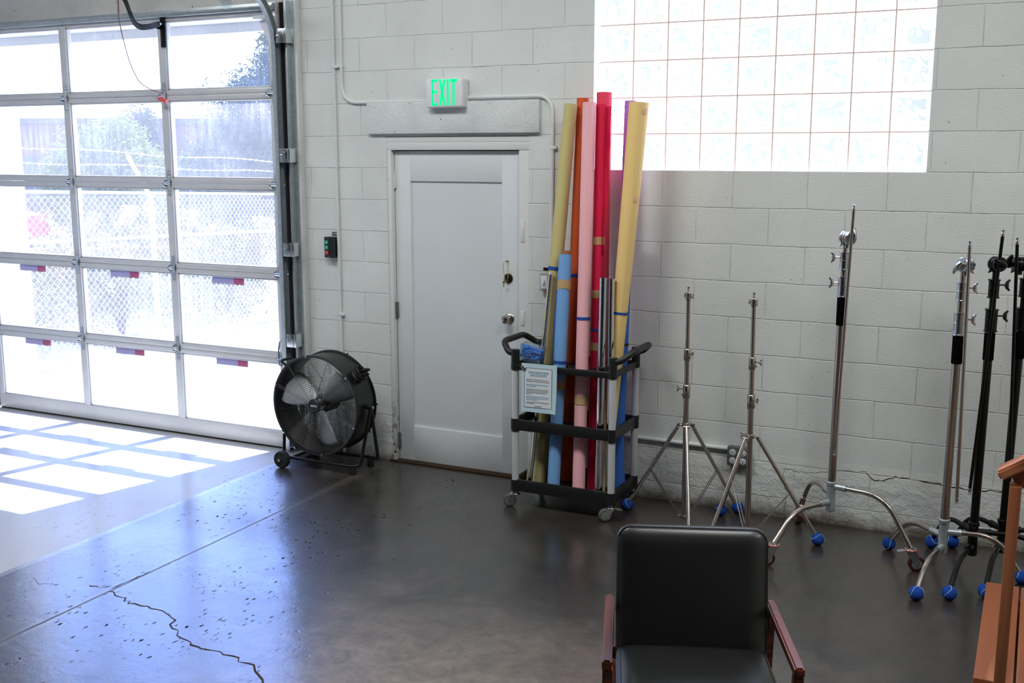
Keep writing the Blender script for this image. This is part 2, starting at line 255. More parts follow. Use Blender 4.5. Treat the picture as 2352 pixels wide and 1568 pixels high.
# ------------------------------------------------------------------ mesh builder
def frame(d):
    d = d.normalized(); a = Vector((0, 0, 1)) if abs(d.z) < .9 else Vector((1, 0, 0))
    u = a.cross(d).normalized(); return u, d.cross(u), d
def fillet(pts, rad, n=6):
    out = [pts[0]]
    for i in range(1, len(pts)-1):
        a, b, c = pts[i-1], pts[i], pts[i+1]; d1 = (a-b); d2 = (c-b)
        r = min(rad, d1.length*.45, d2.length*.45); p = b+d1.normalized()*r; q = b+d2.normalized()*r
        for j in range(n+1):
            t = j/n; out.append(p*(1-t)**2 + b*2*t*(1-t) + q*t*t)
    out.append(pts[-1]); return out
class G:
    def __init__(s, mtx=None): s.bm = bmesh.new(); s.X = mtx
    def v(s, p): return s.bm.verts.new(s.X @ Vector(p) if s.X else p)
    def f(s, vs):
        try: return s.bm.faces.new(vs)
        except ValueError: return None
    def box(s, x0, x1, y0, y1, z0, z1, bev=0., R=None, seg=2):
        t = bmesh.new(); c = Vector(((x0+x1)/2, (y0+y1)/2, (z0+z1)/2))
        bmesh.ops.create_cube(t, size=1, matrix=Matrix.Diagonal((abs(x1-x0), abs(y1-y0), abs(z1-z0), 1)))
        if bev: bmesh.ops.bevel(t, geom=t.edges[:], offset=bev, segments=seg, affect='EDGES', profile=.5)
        return s.add(t, Matrix.Translation(c) @ (R if R else Matrix.Identity(4)))
    def add(s, t, m=None):
        mp = {}
        for q in t.verts: mp[q] = s.v(m @ q.co if m else q.co.copy())
        for q in t.faces: s.f([mp[x] for x in q.verts])
        t.free(); return s
    def rings(s, rs, closed=False, cap=True):
        k = len(rs[0])
        for a, b in zip(rs, rs[1:]+([rs[0]] if closed else [])):
            for i in range(k): s.f([a[i], a[(i+1) % k], b[(i+1) % k], b[i]])
        if cap and not closed: s.f(rs[0][::-1]); s.f(rs[-1])
        return s
    def cyl(s, p0, p1, r, r1=None, n=14, cap=True):
        p0, p1 = Vector(p0), Vector(p1); u, w, d = frame(p1-p0); r1 = r if r1 is None else r1
        rs = [[s.v(p+(u*math.cos(2*PI*i/n)+w*math.sin(2*PI*i/n))*q) for i in range(n)] for p, q in ((p0, r), (p1, r1))]
        return s.rings(rs, cap=cap)
    def tube(s, pts, r, n=8, closed=False, cap=True):
        pts = [Vector(p) for p in pts]; m = len(pts); rr = r if isinstance(r, (list, tuple)) else [r]*m
        tg = []
        for i in range(m):
            a = pts[(i-1) % m] if (closed or i > 0) else pts[i]; b = pts[(i+1) % m] if (closed or i < m-1) else pts[i]
            tg.append((b-a).normalized())
        u, w, d = frame(tg[0]); rs = []
        for i in range(m):
            q = tg[i-1].rotation_difference(tg[i]) if i else Quaternion()
            u = q @ u; w = tg[i].cross(u).normalized(); u = w.cross(tg[i]).normalized()
            rs.append([s.v(pts[i]+(u*math.cos(2*PI*j/n)+w*math.sin(2*PI*j/n))*rr[i]) for j in range(n)])
        return s.rings(rs, closed, cap)
    def lathe(s, prof, o=(0, 0, 0), ax=(0, 0, 1), n=24, cap=True):
        u, w, d = frame(Vector(ax)); o = Vector(o)
        rs = [[s.v(o+d*z+(u*math.cos(2*PI*i/n)+w*math.sin(2*PI*i/n))*max(r, 1e-5)) for i in range(n)] for r, z in prof]
        return s.rings(rs, cap=cap)
    def sph(s, c, r, sc=(1, 1, 1), n=16, m=10):
        c = Vector(c); rs = []
        for j in range(m+1):
            a = -PI/2+PI*j/m; rs.append([s.v(c+Vector((math.cos(a)*math.cos(2*PI*i/n)*r*sc[0], math.cos(a)*math.sin(2*PI*i/n)*r*sc[1], math.sin(a)*r*sc[2]))) for i in range(n)])
        return s.rings(rs, cap=False)
    def ring(s, c, ax, R, r, n=40, k=6):
        u, w, d = frame(Vector(ax)); c = Vector(c)
        return s.tube([c+(u*math.cos(2*PI*i/n)+w*math.sin(2*PI*i/n))*R for i in range(n)], r, k, True)
    def prism(s, poly, o, u, w, h):
        o, u, w = Vector(o), Vector(u), Vector(w); d = u.cross(w).normalized()*h
        a = [s.v(o+u*x+w*y) for x, y in poly]; b = [s.v(o+u*x+w*y+d) for x, y in poly]
        return s.rings([a, b])
    def quad(s, a, b, c, d): s.f([s.v(p) for p in (a, b, c, d)]); return s
    def obj(s, name, m, parent=None, ang=38, smooth=True):
        bmesh.ops.remove_doubles(s.bm, verts=s.bm.verts, dist=1e-6)
        bmesh.ops.recalc_face_normals(s.bm, faces=s.bm.faces)
        me = bpy.data.meshes.new(name); s.bm.to_mesh(me); s.bm.free()
        if smooth:
            me.polygons.foreach_set('use_smooth', [True]*len(me.polygons)); me.set_sharp_from_angle(angle=math.radians(ang))
        for q in (m if isinstance(m, list) else [m]): me.materials.append(q if not isinstance(q, str) else M[q])
        o = bpy.data.objects.new(name, me); COL.objects.link(o)
        if parent: o.parent = parent
        return o
def thing(name, label, cat, loc=(0, 0, 0), rz=0., group=None):
    o = bpy.data.objects.new(name, None); COL.objects.link(o); o.location = loc; o.rotation_euler = (0, 0, rz)
    o.empty_display_size = .1; o['label'] = label; o['category'] = cat
    if group: o['group'] = group
    return o
def tag(o, label, cat, group=None):
    o['label'] = label; o['category'] = cat
    if group: o['group'] = group
    return o
def struct(o): o['kind'] = 'structure'; return o
def part_label(o, t): o['label'] = t; return o
def text_obj(name, txt, size, m, parent, loc, rx=PI/2, rz=0., ext=.0004, sx=1., align='LEFT', space=1.):
    c = bpy.data.curves.new('t', 'FONT'); c.body = txt; c.size = size; c.extrude = ext; c.align_x = align; c.space_line = space
    t = bpy.data.objects.new('t', c); COL.objects.link(t); dg = bpy.context.evaluated_depsgraph_get(); dg.update()
    me = bpy.data.meshes.new_from_object(t.evaluated_get(dg)); bpy.data.objects.remove(t); bpy.data.curves.remove(c)
    me.materials.clear(); me.materials.append(M[m]); o = bpy.data.objects.new(name, me); COL.objects.link(o); o.parent = parent
    o.location = loc; o.rotation_euler = (rx, 0, rz); o.scale = (sx, 1, 1); return o

# ================================================================== SETTING
X0, X1, YF, ZC = -6.7, 5.6, -11.0, 4.3          # side walls, rear wall, ceiling
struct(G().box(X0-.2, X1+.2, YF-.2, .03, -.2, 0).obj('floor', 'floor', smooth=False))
g = G(); T = .2
for a in [(X0, -5.56, 0, ZC), (-5.56, -2.56, 2.925, ZC), (-2.56, -1.842, 0, ZC), (-1.842, -.837, 2.132, ZC), (-.837, -.426, 0, ZC),
          (-.426, 1.403, 0, 1.937), (-.426, 1.403, 3.374, ZC), (1.403, X1, 0, ZC)]:
    g.box(a[0], a[1], 0, T, a[2], a[3])
wall_back = struct(g.obj('wall_back', 'wall', smooth=False))
# cracks in the repaired plaster at the foot of the wall
g = G()
def crackline(g, pts, w, nrm, seed, jit=.006):
    rn = random.Random(seed); fine = [pts[0]]
    for a, b in zip(pts, pts[1:]):
        for j in range(1, 5):
            q = a.lerp(b, j/4); fine.append(q+Vector((rn.uniform(-1, 1), rn.uniform(-1, 1), rn.uniform(-1, 1)))*jit)
    prev = None
    for i, p in enumerate(fine):
        p = p-nrm*(p.dot(nrm)) + nrm*.0012 if True else p
        d = (fine[min(i+1, len(fine)-1)]-fine[max(i-1, 0)]); s = d.cross(nrm).normalized()*w*rn.uniform(.25, 1.)
        cur = (g.v(p+s), g.v(p-s))
        if prev: g.f([prev[0], cur[0], cur[1], prev[1]])
        prev = cur
cw = [(1800, 1092), (1803, 1075), (1830, 1082), (1850, 1085), (1880, 1084), (1915, 1080), (1960, 1083), (1990, 1085), (2010, 1103), (2030, 1105), (2055, 1095), (2090, 1098), (2110, 1103), (2170, 1115), (2230, 1125), (2290, 1128), (2320, 1140)]
cp = [W(*p) for p in cw]
crackline(g, cp[:3], .002, V(0, -1, 0), 1); crackline(g, cp[2:8], .0012, V(0, -1, 0), 2); crackline(g, cp[7:12], .0025, V(0, -1, 0), 3); crackline(g, cp[12:], .004, V(0, -1, 0), 4)
crackline(g, [W(*p) for p in [(1800, 1092), (1806, 1130), (1803, 1175)]], .0015, V(0, -1, 0), 5)
g.obj('crack', 'crackm', wall_back, smooth=False)
g = G()
ck = [FL(*p) for p in [(250, 1358), (285, 1372), (300, 1385), (350, 1395), (390, 1410), (400, 1440), (430, 1475), (480, 1490), (535, 1505), (580, 1530), (600, 1568)]]
crackline(g, ck, .005, V(0, 0, 1), 8, .014); e = (ck[-1]-ck[-2]); crackline(g, [ck[-1], ck[-1]+e*1.2], .005, V(0, 0, 1), 9)
crackline(g, [FL(*p) for p in [(205, 1345), (235, 1348), (255, 1345)]], .004, V(0, 0, 1), 10)
crackline(g, [FL(*p) for p in [(255, 1352), (310, 1328), (345, 1312)]], .0035, V(0, 0, 1), 12)
crackline(g, [FL(*p) for p in [(75, 1325), (90, 1340), (135, 1343)]], .0015, V(0, 0, 1), 11)
g.obj('crack', 'crackm', bpy.data.objects['floor'], smooth=False)
struct(G().box(X0-.2, X0, YF, 0, 0, ZC).obj('wall_left', 'sidewall', smooth=False))
struct(G().box(X1, X1+.2, YF, T, 0, ZC).obj('wall_right', 'sidewall', smooth=False))
# dark rear wall behind the camera
g = G(); 
M['darkwall'] = mat('dark_rear_wall', '#3d3a38', .9)
g.box(X0, X1, YF-.2, YF, 0, ZC); struct(g.obj('wall_front', 'darkwall', smooth=False))
# ceiling
g = G(); SKY = []
xs = sorted({X0-.2, X1+.2, *[q for s in SKY for q in s[:2]]}); ys = sorted({YF-.2, T, *[q for s in SKY for q in s[2:]]})
for i in range(len(xs)-1):
    for j in range(len(ys)-1):
        cx, cy = (xs[i]+xs[i+1])/2, (ys[j]+ys[j+1])/2
        if not any(s[0] < cx < s[1] and s[2] < cy < s[3] for s in SKY): g.box(xs[i], xs[i+1], ys[j], ys[j+1], ZC, ZC+.12)
struct(g.obj('ceiling', 'ceil', smooth=False))
# painted wooden post beside the roll-up door
struct(G().box(-2.578, -2.478, -.055, -.001, 0, 3.9, .006).box(-2.545, -2.50, -.06, -.054, 0, 3.9, .002).obj('trim_1', 'jamb'))
# precast lintel over the service door
struct(G().box(-1.967, -.757, -.032, .1, 2.153, 2.345, .006).obj('trim_2', 'lintel'))
# plywood header boards over the roll-up door and the outside fascia
struct(G().box(-5.7, -4.052, -.03, -.001, 2.95, ZC, .002).box(-4.03, -2.60, -.03, -.001, 2.95, ZC, .002).obj('trim_3', 'header'))
struct(G().box(-5.9, -2.2, .202, .26, 2.86, 3.2).obj('trim_4', 'stucco', smooth=False))
# --- glass block window
win = bpy.data.objects.new('window_1', None); COL.objects.link(win); struct(win)
g = G(); NC, NR = 9, 7
for i in range(NC):
    for j in range(NR):
        x0 = -.426+i*.2032; z0 = 1.937+j*.2052; m_ = .0045
        a = (x0+m_, x0+.2032-m_, z0+m_, z0+.2052-m_)
        b = .012; ys_ = (.118, .104, .100); r_ = []
        for q, (ins, y) in enumerate(((0, .110), (0, .106), (b*.5, .102), (b*1.4, .1005))):
            r_.append([g.v(p) for p in ((a[0]+ins, y, a[2]+ins), (a[1]-ins, y, a[2]+ins), (a[1]-ins, y, a[3]-ins), (a[0]+ins, y, a[3]-ins))])
        for s_, t_ in zip(r_, r_[1:]):
            for q in range(4): g.f([s_[q], s_[(q+1) % 4], t_[(q+1) % 4], t_[q]])
        g.f(r_[-1])
g.obj('glass_block_pane', 'gblock', win)
g = G()
for i in range(1, NC): g.box(-.426+i*.2032-.0038, -.426+i*.2032+.0038, .103, .110, 1.937, 1.937+NR*.2052)
for j in range(1, NR): g.box(-.426, 1.403, .1036, .1096, 1.937+j*.2052-.0038, 1.937+j*.2052+.0038)
M['grout'] = mat('mortar_grout', '#f0d8c8', .9); g.obj('mortar', 'grout', win, smooth=False)
# --- service door
dr = bpy.data.objects.new('door_1', None); COL.objects.link(dr); struct(dr)
g = G(); dx0, dx1, dz = -1.806, -.925, 2.046
g.box(dx0, dx1, .052, .082, .012, dz)
px0, px1, pz0, pz1 = -1.692, -1.038, .247, 1.857
g.box(dx0, px0, .04, .053, .012, dz, .001).box(px1, dx1, .04, .053, .012, dz, .001).box(px0-.001, px1+.001, .04, .053, .012, pz0, .001).box(px0-.001, px1+.001, .04, .053, pz1, dz, .001)
g.obj('door_panel', 'door', dr)
g = G()
g.box(-1.842, -1.812, .004, .12, 0, 2.104, .002).box(-.905, -.837, .006, .12, 0, 2.104, .002).box(-1.842, -.837, .002, .12, 2.052, 2.104, .002).box(-.921, -.912, .03, .05, 0, 2.05)
g.box(-1.842, -.837, .0, .12, 2.1035, 2.135)
k = NT('chipped_frame_paint'); o = k.obj(); sp = k.n('ShaderNodeSeparateXYZ'); k.l(o, sp.inputs[0])
chip = k.math('MULTIPLY', k.ramp(k.noise(o, 24., 6, .75), .50, .56), k.ramp(k.math('SUBTRACT', .62, sp.outputs[2]), .10, .55)); chip = k.math('MULTIPLY', chip, k.math('LESS_THAN', sp.outputs[0], -1.6))
k.l(k.mix(chip, (.72, .74, .73, 1), (.16, .075, .035, 1)), k.p.inputs['Base Color']); k.p.inputs['Roughness'].default_value = .6; k.l(k.bump(k.noise(o, 60., 4), .1, .004), k.p.inputs['Normal'])
g.obj('door_frame', k.m, dr)
G().box(-1.841, -.838, .084, .19, 0, 2.131).obj('leak_block', 'dark', dr, smooth=False)  # unseen dark slab filling the opening, extended to block sun leaks
for z, m_ in ((1.86, 'white_paint'), (1.02, 'outlet_box'), (.14, 'outlet_box')):
    G().box(-1.813, -1.795, .026, .045, z-.05, z+.05, .002).cyl((-1.809, .028, z-.054), (-1.809, .028, z+.054), .006).obj('hinge', m_, dr)
kp = W(1170, 731, .04); kn = G(); kn.lathe([(0.034, 0), (.034, .004), (.028, .010), (.013, .014), (.011, .035), (.018, .042), (.0265, .052), (.027, .062), (.022, .072), (.008, .078)], kp, (0, -1, 0), 28)
part_label(kn.obj('knob', 'nickel', dr), 'satin steel round knob')
kd = W(1168, 639, .04); M['dkbronze'] = mat('dark_bronze', '#26221c', .4, .7)
db = G().lathe([(.030, 0), (.030, .006), (.022, .014), (.02, .018)], kd, (0, -1, 0), 24).box(kd.x-.003, kd.x+.003, kd.y-.036, kd.y-.016, kd.z-.012, kd.z+.012, .001).obj('deadbolt', 'dkbronze', dr)
for z0, z1 in ((1.50, 1.63), (.985, 1.075)):
    q = W(1201, 545, .0) if z0 > 1.2 else W(1205, 708, 0)
    G().box(-.892, -.868, .001, .0065, z0, z1, .001).obj('strike_plate', 'white_paint', dr)
hk = W(1167, 600, .04)
G().tube([hk+V(0, 0, 0), hk+V(0, -.018, 0), hk+V(0, -.026, .006)], .004).obj('hook', 'blackp', dr)
G().box(-1.86, -.82, -.012, .06, 0, .011, .002).obj('sill', 'crackm', dr)
# lanyard with key hanging from the hook
hk2 = hk+V(0, -.020, .003)
ly = thing('key_lanyard', 'yellow cord loop with brass key hanging on the white door over the dark deadbolt', 'lanyard', hk2)
def ov(t): return V(.0165*math.sin(t)*(1+.25*math.cos(t)), -.012-.01*math.cos(t), -.062+.066*math.cos(t))
G().tube([ov(2*PI*i/26) for i in range(26)], .0022, 6, True).obj('loop', 'lanyard', ly)
G().lathe([(.009, -.001), (.009, .001)], (-.006, -.026, -.128), (0, 1, 0), 14).box(-.009, -.004, -.027, -.0255, -.16, -.132).obj('key', 'brass', ly)

# --- sectional roll-up door
D = bpy.data.objects.new('door_2', None); COL.objects.link(D); struct(D)
SX = [-5.49, -4.545, -3.595, -2.645]; RZ = [0.012, .644, 1.225, 1.824, 2.426, 3.0]; YI, YO = -.09, -.045
for r in range(5):
    z0, z1 = RZ[r], RZ[r+1]; lo = .11 if r == 0 else .034; hi = .034 if r < 4 else .075; g = G()
    g.box(SX[0]-.03, SX[3]+.03, YI, YO, z0+.001, z0+lo, .003).box(SX[0]-.03, SX[3]+.03, YI, YO, z1-hi, z1-.001, .003)
    for i, x in enumerate(SX):
        w0, w1 = (.03, .03) if i in (1, 2) else ((.03, .03) if i == 0 else (.03, .03))
        g.box(x-w0, x+w1, YI-.001, YO, z0+lo-.001, z1-hi+.001, .003)
    for i in range(3):   # glazing beads
        a, b = SX[i]+.030, SX[i+1]-.030
        g.box(a, b, YI+.008, YO, z0+lo-.001, z0+lo+.012, .002).box(a, b, YI+.008, YO, z1-hi-.012, z1-hi+.001, .002)
        g.box(a-.001, a+.012, YI+.008, YO, z0+lo, z1-hi, .002).box(b-.012, b+.001, YI+.008, YO, z0+lo, z1-hi, .002)
    sec = g.obj('door_section', 'alu', D)
    for i in range(3):
        a, b = SX[i]+.040, SX[i+1]-.040
        G().box(a, b, -.063, -.059, z0+lo+.010, z1-hi-.010).obj('pane', 'pane', sec, smooth=False)
        if r in (0, 1):
            c = (-5.068, -4.105, -3.133)[i] if r else (-5.07, -4.10, -3.13)[i]
            st = G().box(c-.143, c+.05, -.0575, -.0565, z1-hi-.062, z1-hi-.006).obj('warning_sticker', 'sticker', sec, smooth=False)
            G().box(c+.05, c+.143, -.0575, -.0565, z1-hi-.062, z1-hi-.006).obj('sticker_field', 'sticker_r', st, smooth=False)
g = G()
for q in (.0, .012, .024): g.box(SX[0]-.03, SX[3]+.03, YI-.001, YI+.002, 2.94+q, 2.945+q)
g.box(SX[0]-.03, SX[3]+.03, YI-.028, YI, 2.948, 2.992, .004).box(SX[0]-.03, SX[3]+.03, YI-.034, YI-.024, 2.962, 2.98, .002)
g.obj('top_strut', 'galv', D)
G().box(SX[0]-.03, SX[3]+.03, -.085, -.05, .0, .016, .003).obj('bottom_seal', 'rubber', D)
def hinge(x, z, end):
    g = G(); k_ = [(-.012, -.085), (.0, -.09), (.012, -.085), (.018, -.03), (.026, .0), (.018, .03), (.012, .085), (0, .09), (-.012, .085), (-.018, .03), (-.026, 0), (-.018, -.03)]
    g.prism(k_, (x, YI-.001, z), (1, 0, 0), (0, 0, 1), .003)
    w = .030 if end else .024; xo = x-.012 if end else x-.006
    for s in (-w, w):
        g.prism([(0, -.028), (.0, .028), (.022, .012), (.034, .0), (.030, -.012)], (xo+s, YI-.003, z), (0, -1, 0), (0, 0, 1), .003)
    g.cyl((xo-w-.004, YI-.024, z), (xo+w+.004, YI-.024, z), .009, n=12)
    for dz in (-.07, -.045, .045, .07): g.cyl((x, YI-.003, z+dz), (x, YI-.008, z+dz), .0045, n=8)
    return g.obj('hinge', 'zinc', D)
for z in RZ[1:5]:
    for x in SX: hinge(x, z, x == SX[3])
# corner bracket, pull handle, top fixture
G().box(-2.68, -2.615, YI-.004, YI-.001, .02, .12, .001).cyl((-2.655, YI-.03, .085), (-2.6, YI-.03, .085), .012).cyl((-2.65, YI-.03, .085), (-2.65, YI-.002, .085), .009).obj('bottom_bracket', 'zinc', D)
G().tube(fillet([V(-2.65, YI-.002, .77), V(-2.652, YI-.03, .775), V(-2.668, YI-.03, .70), V(-2.668, YI-.03, .60), V(-2.66, YI-.002, .595)], .015), .006).obj('lift_handle', 'zinc', D)
G().prism([(0, 0), (-.085, .16), (-.03, .18), (.03, .18), (.03, 0)], (-2.655, YI-.004, 2.72), (1, 0, 0), (0, 0, 1), .004).box(-2.76, -2.62, YI-.05, YI-.004, 2.892, 2.912, .003).obj('top_bracket', 'plastic_w', D)

# --- roller track at the right of the roll-up door (fixed to the wall)
tk = thing('door_track', 'galvanised steel roller track running up the right side of the roll-up door', 'door track', (-2.60, -.12, 0))
def channel(path, side):
    g = G(); sec = [(-.022, -.018), (.022, -.018), (.026, -.01), (.026, .018), (.023, .018), (.023, -.008), (.019, -.015), (-.019, -.015), (-.023, -.008), (-.023, .012), (-.026, .012), (-.026, -.01)]
    rs = []
    for i, p in enumerate(path):
        d = (path[min(i+1, len(path)-1)]-path[max(i-1, 0)]).normalized(); u = Vector((1, 0, 0)); w = u.cross(d)
        rs.append([g.v(p+u*b*1.0+w*a) for a, b in sec])
    return g.rings(rs)
path = [V(0, 0, .02), V(0, 0, 1.4), V(0, 0, 2.70)]
channel(path, 1).obj('vertical_rail', 'galv', tk)
arc = [V(0, -.40*(1-math.cos(t)), 2.70+.40*math.sin(t)) for t in [PI/2*i/14 for i in range(15)]]+[V(0, -.9, 3.10), V(0, -2.6, 3.14)]
channel(arc, 1).obj('curved_rail', 'galv', tk)
G().box(.075, .078, .02, .06, .05, 3.0).box(.075, .105, .057, .06, .05, 3.0).box(.068, .078, .018, .022, .05, 3.0, .001).obj('jamb_angle', 'galv', tk)
g = G().box(-.022, .046, .080, .118, .0, 3.0); g.obj('gap_shade_plate', 'dark', tk, smooth=False)  # dark plate put in for the shaded gap beside the door
for z in (2.777, 2.017, 1.399, .785):
    q = G().box(-.005, .08, -.022, -.018, z-.045, z+.045, .001).box(.072, .1, -.02, .058, z-.045, z+.045, .001).cyl((.03, -.022, z), (.03, -.03, z), .008, n=10).cyl((.055, -.022, z+.02), (.055, -.026, z+.02), .004, n=8).obj('track_clip', 'zinc', tk)

# --- opener arm and release cord
ap = [W(288, 0, -.46), W(299, 32, -.40), W(309, 54, -.34), W(322, 63, -.28), W(345, 61, -.2), W(366, 55, -.13)]
oa = thing('opener_arm', 'black steel curved opener arm bolted to the top of the roll-up door', 'opener arm', ap[-1])
g = G(); e0 = ap[0]+V(-.06, -.25, .33); fine = fillet([e0]+ap, .08, 5)
pr = None
for i, p in enumerate(fine):
    d = (fine[min(i+1, len(fine)-1)]-fine[max(i-1, 0)]).normalized(); s = V(1, .2, 0).cross(d).normalized()*.019; t = d.cross(s).normalized()*.003; q = p-ap[-1]
    cur = [g.v(q+s+t), g.v(q+s-t), g.v(q-s-t), g.v(q-s+t)]
    if pr:
        for j in range(4): g.f([pr[j], pr[(j+1) % 4], cur[(j+1) % 4], cur[j]])
    else: g.f(cur)
    pr = cur
g.f(pr[::-1]); g.obj('curved_bar', 'bsteel', oa)
b0 = V(-3.572, -.094, 2.85)-ap[-1]
G().box(b0.x-.022, b0.x+.022, b0.y-.006, b0.y+.002, b0.z-.10, b0.z+.10, .001).box(b0.x-.02, b0.x-.016, b0.y-.045, b0.y, b0.z+.02, b0.z+.07).obj('door_bracket', 'bsteel', oa)
for q in ([0, 0, 0],): G().cyl(V(-.03, -.0, 0), V(.012, 0, 0), .008, n=10).obj('bolt', 'zinc', oa)
cpx = [(272, 0), (272, 40), (285, 100), (300, 150), (320, 190), (345, 205), (365, 212)]
cpt = [W(*p, -.16) for p in cpx]; cpt = [cpt[0]+V(-.0, -.1, .5)]+cpt
rc = thing('release_cord', 'thin reddish release cord hanging in front of the roll-up door with red grip', 'cord', cpt[-1])
G().tube([p-cpt[-1] for p in fillet(cpt, .2, 5)], .0032, 6).obj('cord_line', 'cord', rc)
rh = W(374, 229, -.16)-cpt[-1]
G().tube([V(.0, .0, 0), rh], .0022, 6).cyl(rh+V(-.035, 0, .008), rh+V(.035, 0, -.012), .013, n=12).obj('grip', 'redh', rc)

# --- hanging bulb
bp = CAM+ray(520, 4)*4.4
hb = thing('pendant_bulb', 'clear filament bulb hanging at the top edge before the roll-up door', 'light bulb', bp)
G().lathe([(.001, -.028), (.012, -.026), (.022, -.018), (.029, -.004), (.031, .012), (.029, .03), (.022, .055), (.014, .08), (.013, .10)], (0, 0, 0), (0, 0, 1), 28, cap=False).obj('glass_envelope', 'bulb', hb)
G().lathe([(.0135, .095), (.0145, .10), (.0145, .135), (.006, .14)], (0, 0, 0), (0, 0, 1), 20).obj('socket', 'blackp', hb)
G().cyl((0, 0, .138), (0, 0, ZC-bp.z), .003, n=8).obj('flex', 'blackp', hb)
g = G()
for i in range(6):
    a = 2*PI*i/6; g.tube([V(.004*math.cos(a), .004*math.sin(a), .09), V(.013*math.cos(a), .013*math.sin(a), .045), V(.010*math.cos(a+.4), .010*math.sin(a+.4), .004)], .0009, 5)
g.obj('filament', 'filament', hb)

# ================================================================== OUTSIDE
ground = struct(G().box(-6.25, 30, .03, 40, -.12, -.012).obj('ground', 'drive', smooth=False))
G().box(-60, -6.25, -10, 60, -.2, -.03).obj('soil', 'soil', ground, smooth=False)
G().box(-6.3, -6.1, .2, 40, -.1, .015).obj('kerb', 'stucco', ground, smooth=False)
pst = W(33, 600, .55)
wp = tag(G().box(pst.x-.34, pst.x, .40, .72, -.02, 3.3, .01).box(pst.x-.36, pst.x+.02, .38, .74, -.02, .10, .01).obj('stucco_pillar', 'stucco'), 'white stucco pillar standing outside behind the left column of door panes', 'pillar')
# chain-link fence along the drive, rising to three strands of barbed wire
FX = -6.2
fn = thing('chain_link_fence', 'pale chain-link fence with barbed wire along the drive outside', 'fence', (FX, 2.5, 0))
def fz(y): return .03-.035*(y-.7)            # the ground falls away along the fence
def ftop(y): return 1.70-.04*(y-.7)
def lx(y): return -.05*(y-2.5)
g = G(); sp_ = .0375; n = int(6.6/sp_); ya = -.9
for i in range(n):
    y0 = ya+i*sp_; z0, z1 = fz(y0+2.5-2.5)+.02, ftop(y0)-.02; k_ = int((z1-z0)/.0375); pts = []
    for j in range(k_+1):
        y = y0+(sp_ if (j+i) % 2 else 0); pts.append(V(lx(y)+(.003 if j % 2 else -.003), y-2.5, z0+j*.0375))
    g.tube(pts, .0029, 3, cap=False)
for i in range(0): pass
g.obj('wire_mesh', 'steelw', fn, smooth=False)
for z in (1.70, 1.22, .03):
    g = G(); g.tube([V(lx(y), y-2.5, (ftop(y) if z > 1.5 else fz(y)+z)) for y in (ya, 2., 5.8)], .014 if z > 1 else .004, 8); g.obj('rail', 'fpost', fn)
for y, arm in ((2.38, True), (5.5, True), (-.75, True)):
    zt = ftop(y)-.02
    G().cyl((lx(y), y-2.5, -.12), (lx(y), y-2.5, zt), .03, n=12).obj('fence_post', 'fpost', fn)
    if arm: G().tube([V(lx(y), y-2.5, zt-.05), V(lx(y)-.02, y-2.5, zt), V(lx(y)-.24, y-2.55, zt+.40)], .022, 10).obj('barb_arm', 'fpost', fn)
for q in range(3):
    g = G(); f0 = .33+.33*q
    pts = [V(lx(y)-.02-.24*f0*1., y-2.5, ftop(y)+.40*f0+.012*math.sin(y*3+q)) for y in np.arange(ya, 5.8, .12)]
    pts = [Vector(p) for p in pts]; g.tube(pts, .0035, 5)
    for p in pts[::1]:
        g.cyl(p+V(0, -.008, -.014), p+V(0, .008, .014), .002, n=4).cyl(p+V(.012, .006, .008), p+V(-.012, -.006, -.008), .002, n=4)
    g.obj('barbed_wire', 'steelw', fn, smooth=False)
def leaves(g, c, rad, n, size, rn, up=0., shell=.55, aspect=2.2):
    c = Vector(c)
    for _ in range(n):
        d = Vector((rn.gauss(0, 1), rn.gauss(0, 1), rn.gauss(0, 1))).normalized(); r = rn.uniform(shell, 1.)**.6
        p = c+Vector((d.x*rad[0], d.y*rad[1], d.z*rad[2]))*r*rn.uniform(.85, 1.12)
        a = Vector((rn.gauss(0, 1), rn.gauss(0, 1), rn.gauss(0, 1)+up)).normalized(); b = a.cross(Vector((rn.gauss(0, 1), rn.gauss(0, 1), rn.gauss(0, 1)))).normalized()
        s = size*rn.uniform(.6, 1.3); L = a*s; w = b*s/aspect
        g.f([g.v(p-L*.5), g.v(p+w*.5), g.v(p+L*.5), g.v(p-w*.5)])
def bush(name, label, x, y, r, h, seed, bloom):
    rn = random.Random(seed); t = thing(name, label, 'bush', (x, y, -.05), 0, 'bushes along the fence'); g = G()
    blobs = [(rn.uniform(-.5, .5)*r, rn.uniform(-.65, .65)*r, h*rn.uniform(.12, .72), r*rn.uniform(.4, .6)) for _ in range(13)]
    for bx, by, bz, br in blobs: leaves(g, (bx, by, bz), (br, br, br*.9), 620, .05, rn)
    g.obj('foliage', 'leafg', t, smooth=False)
    g = G()
    for i in range(7):
        a = rn.uniform(0, 2*PI); g.tube([V(0, 0, 0), V(.15*math.cos(a), .15*math.sin(a), h*.35), V(.4*r*math.cos(a), .5*r*math.sin(a), h*.7)], [.025, .016, .006], 6)
    g.obj('stem', 'bark', t)
    g = G()
    for _ in range(bloom):
        bx, by, bz, br = rn.choice(blobs); q = (bx+rn.uniform(-.5, .9)*br, by+rn.uniform(-.9, .9)*br, min(h, bz+br*rn.uniform(.55, 1.0)))
        leaves(g, q, (.10, .10, .08), 46, .045, rn, shell=.3, aspect=1.4)
    g.obj('dried_bloom', 'dry', t, smooth=False)
bush('bush', 'low leafy bush with pale dried blooms behind the fence, left of the leaning fence post', -7.5, 1.5, .95, 1.35, 3, 55)
bush('bush', 'leafy bush with tall pale dried bloom heads behind the leaning fence post', -7.5, 3.15, .95, 1.45, 4, 60)
bush('bush', 'greener leafy bush at the right end of the fence row', -7.5, 4.95, 1.0, 1.3, 5, 30)
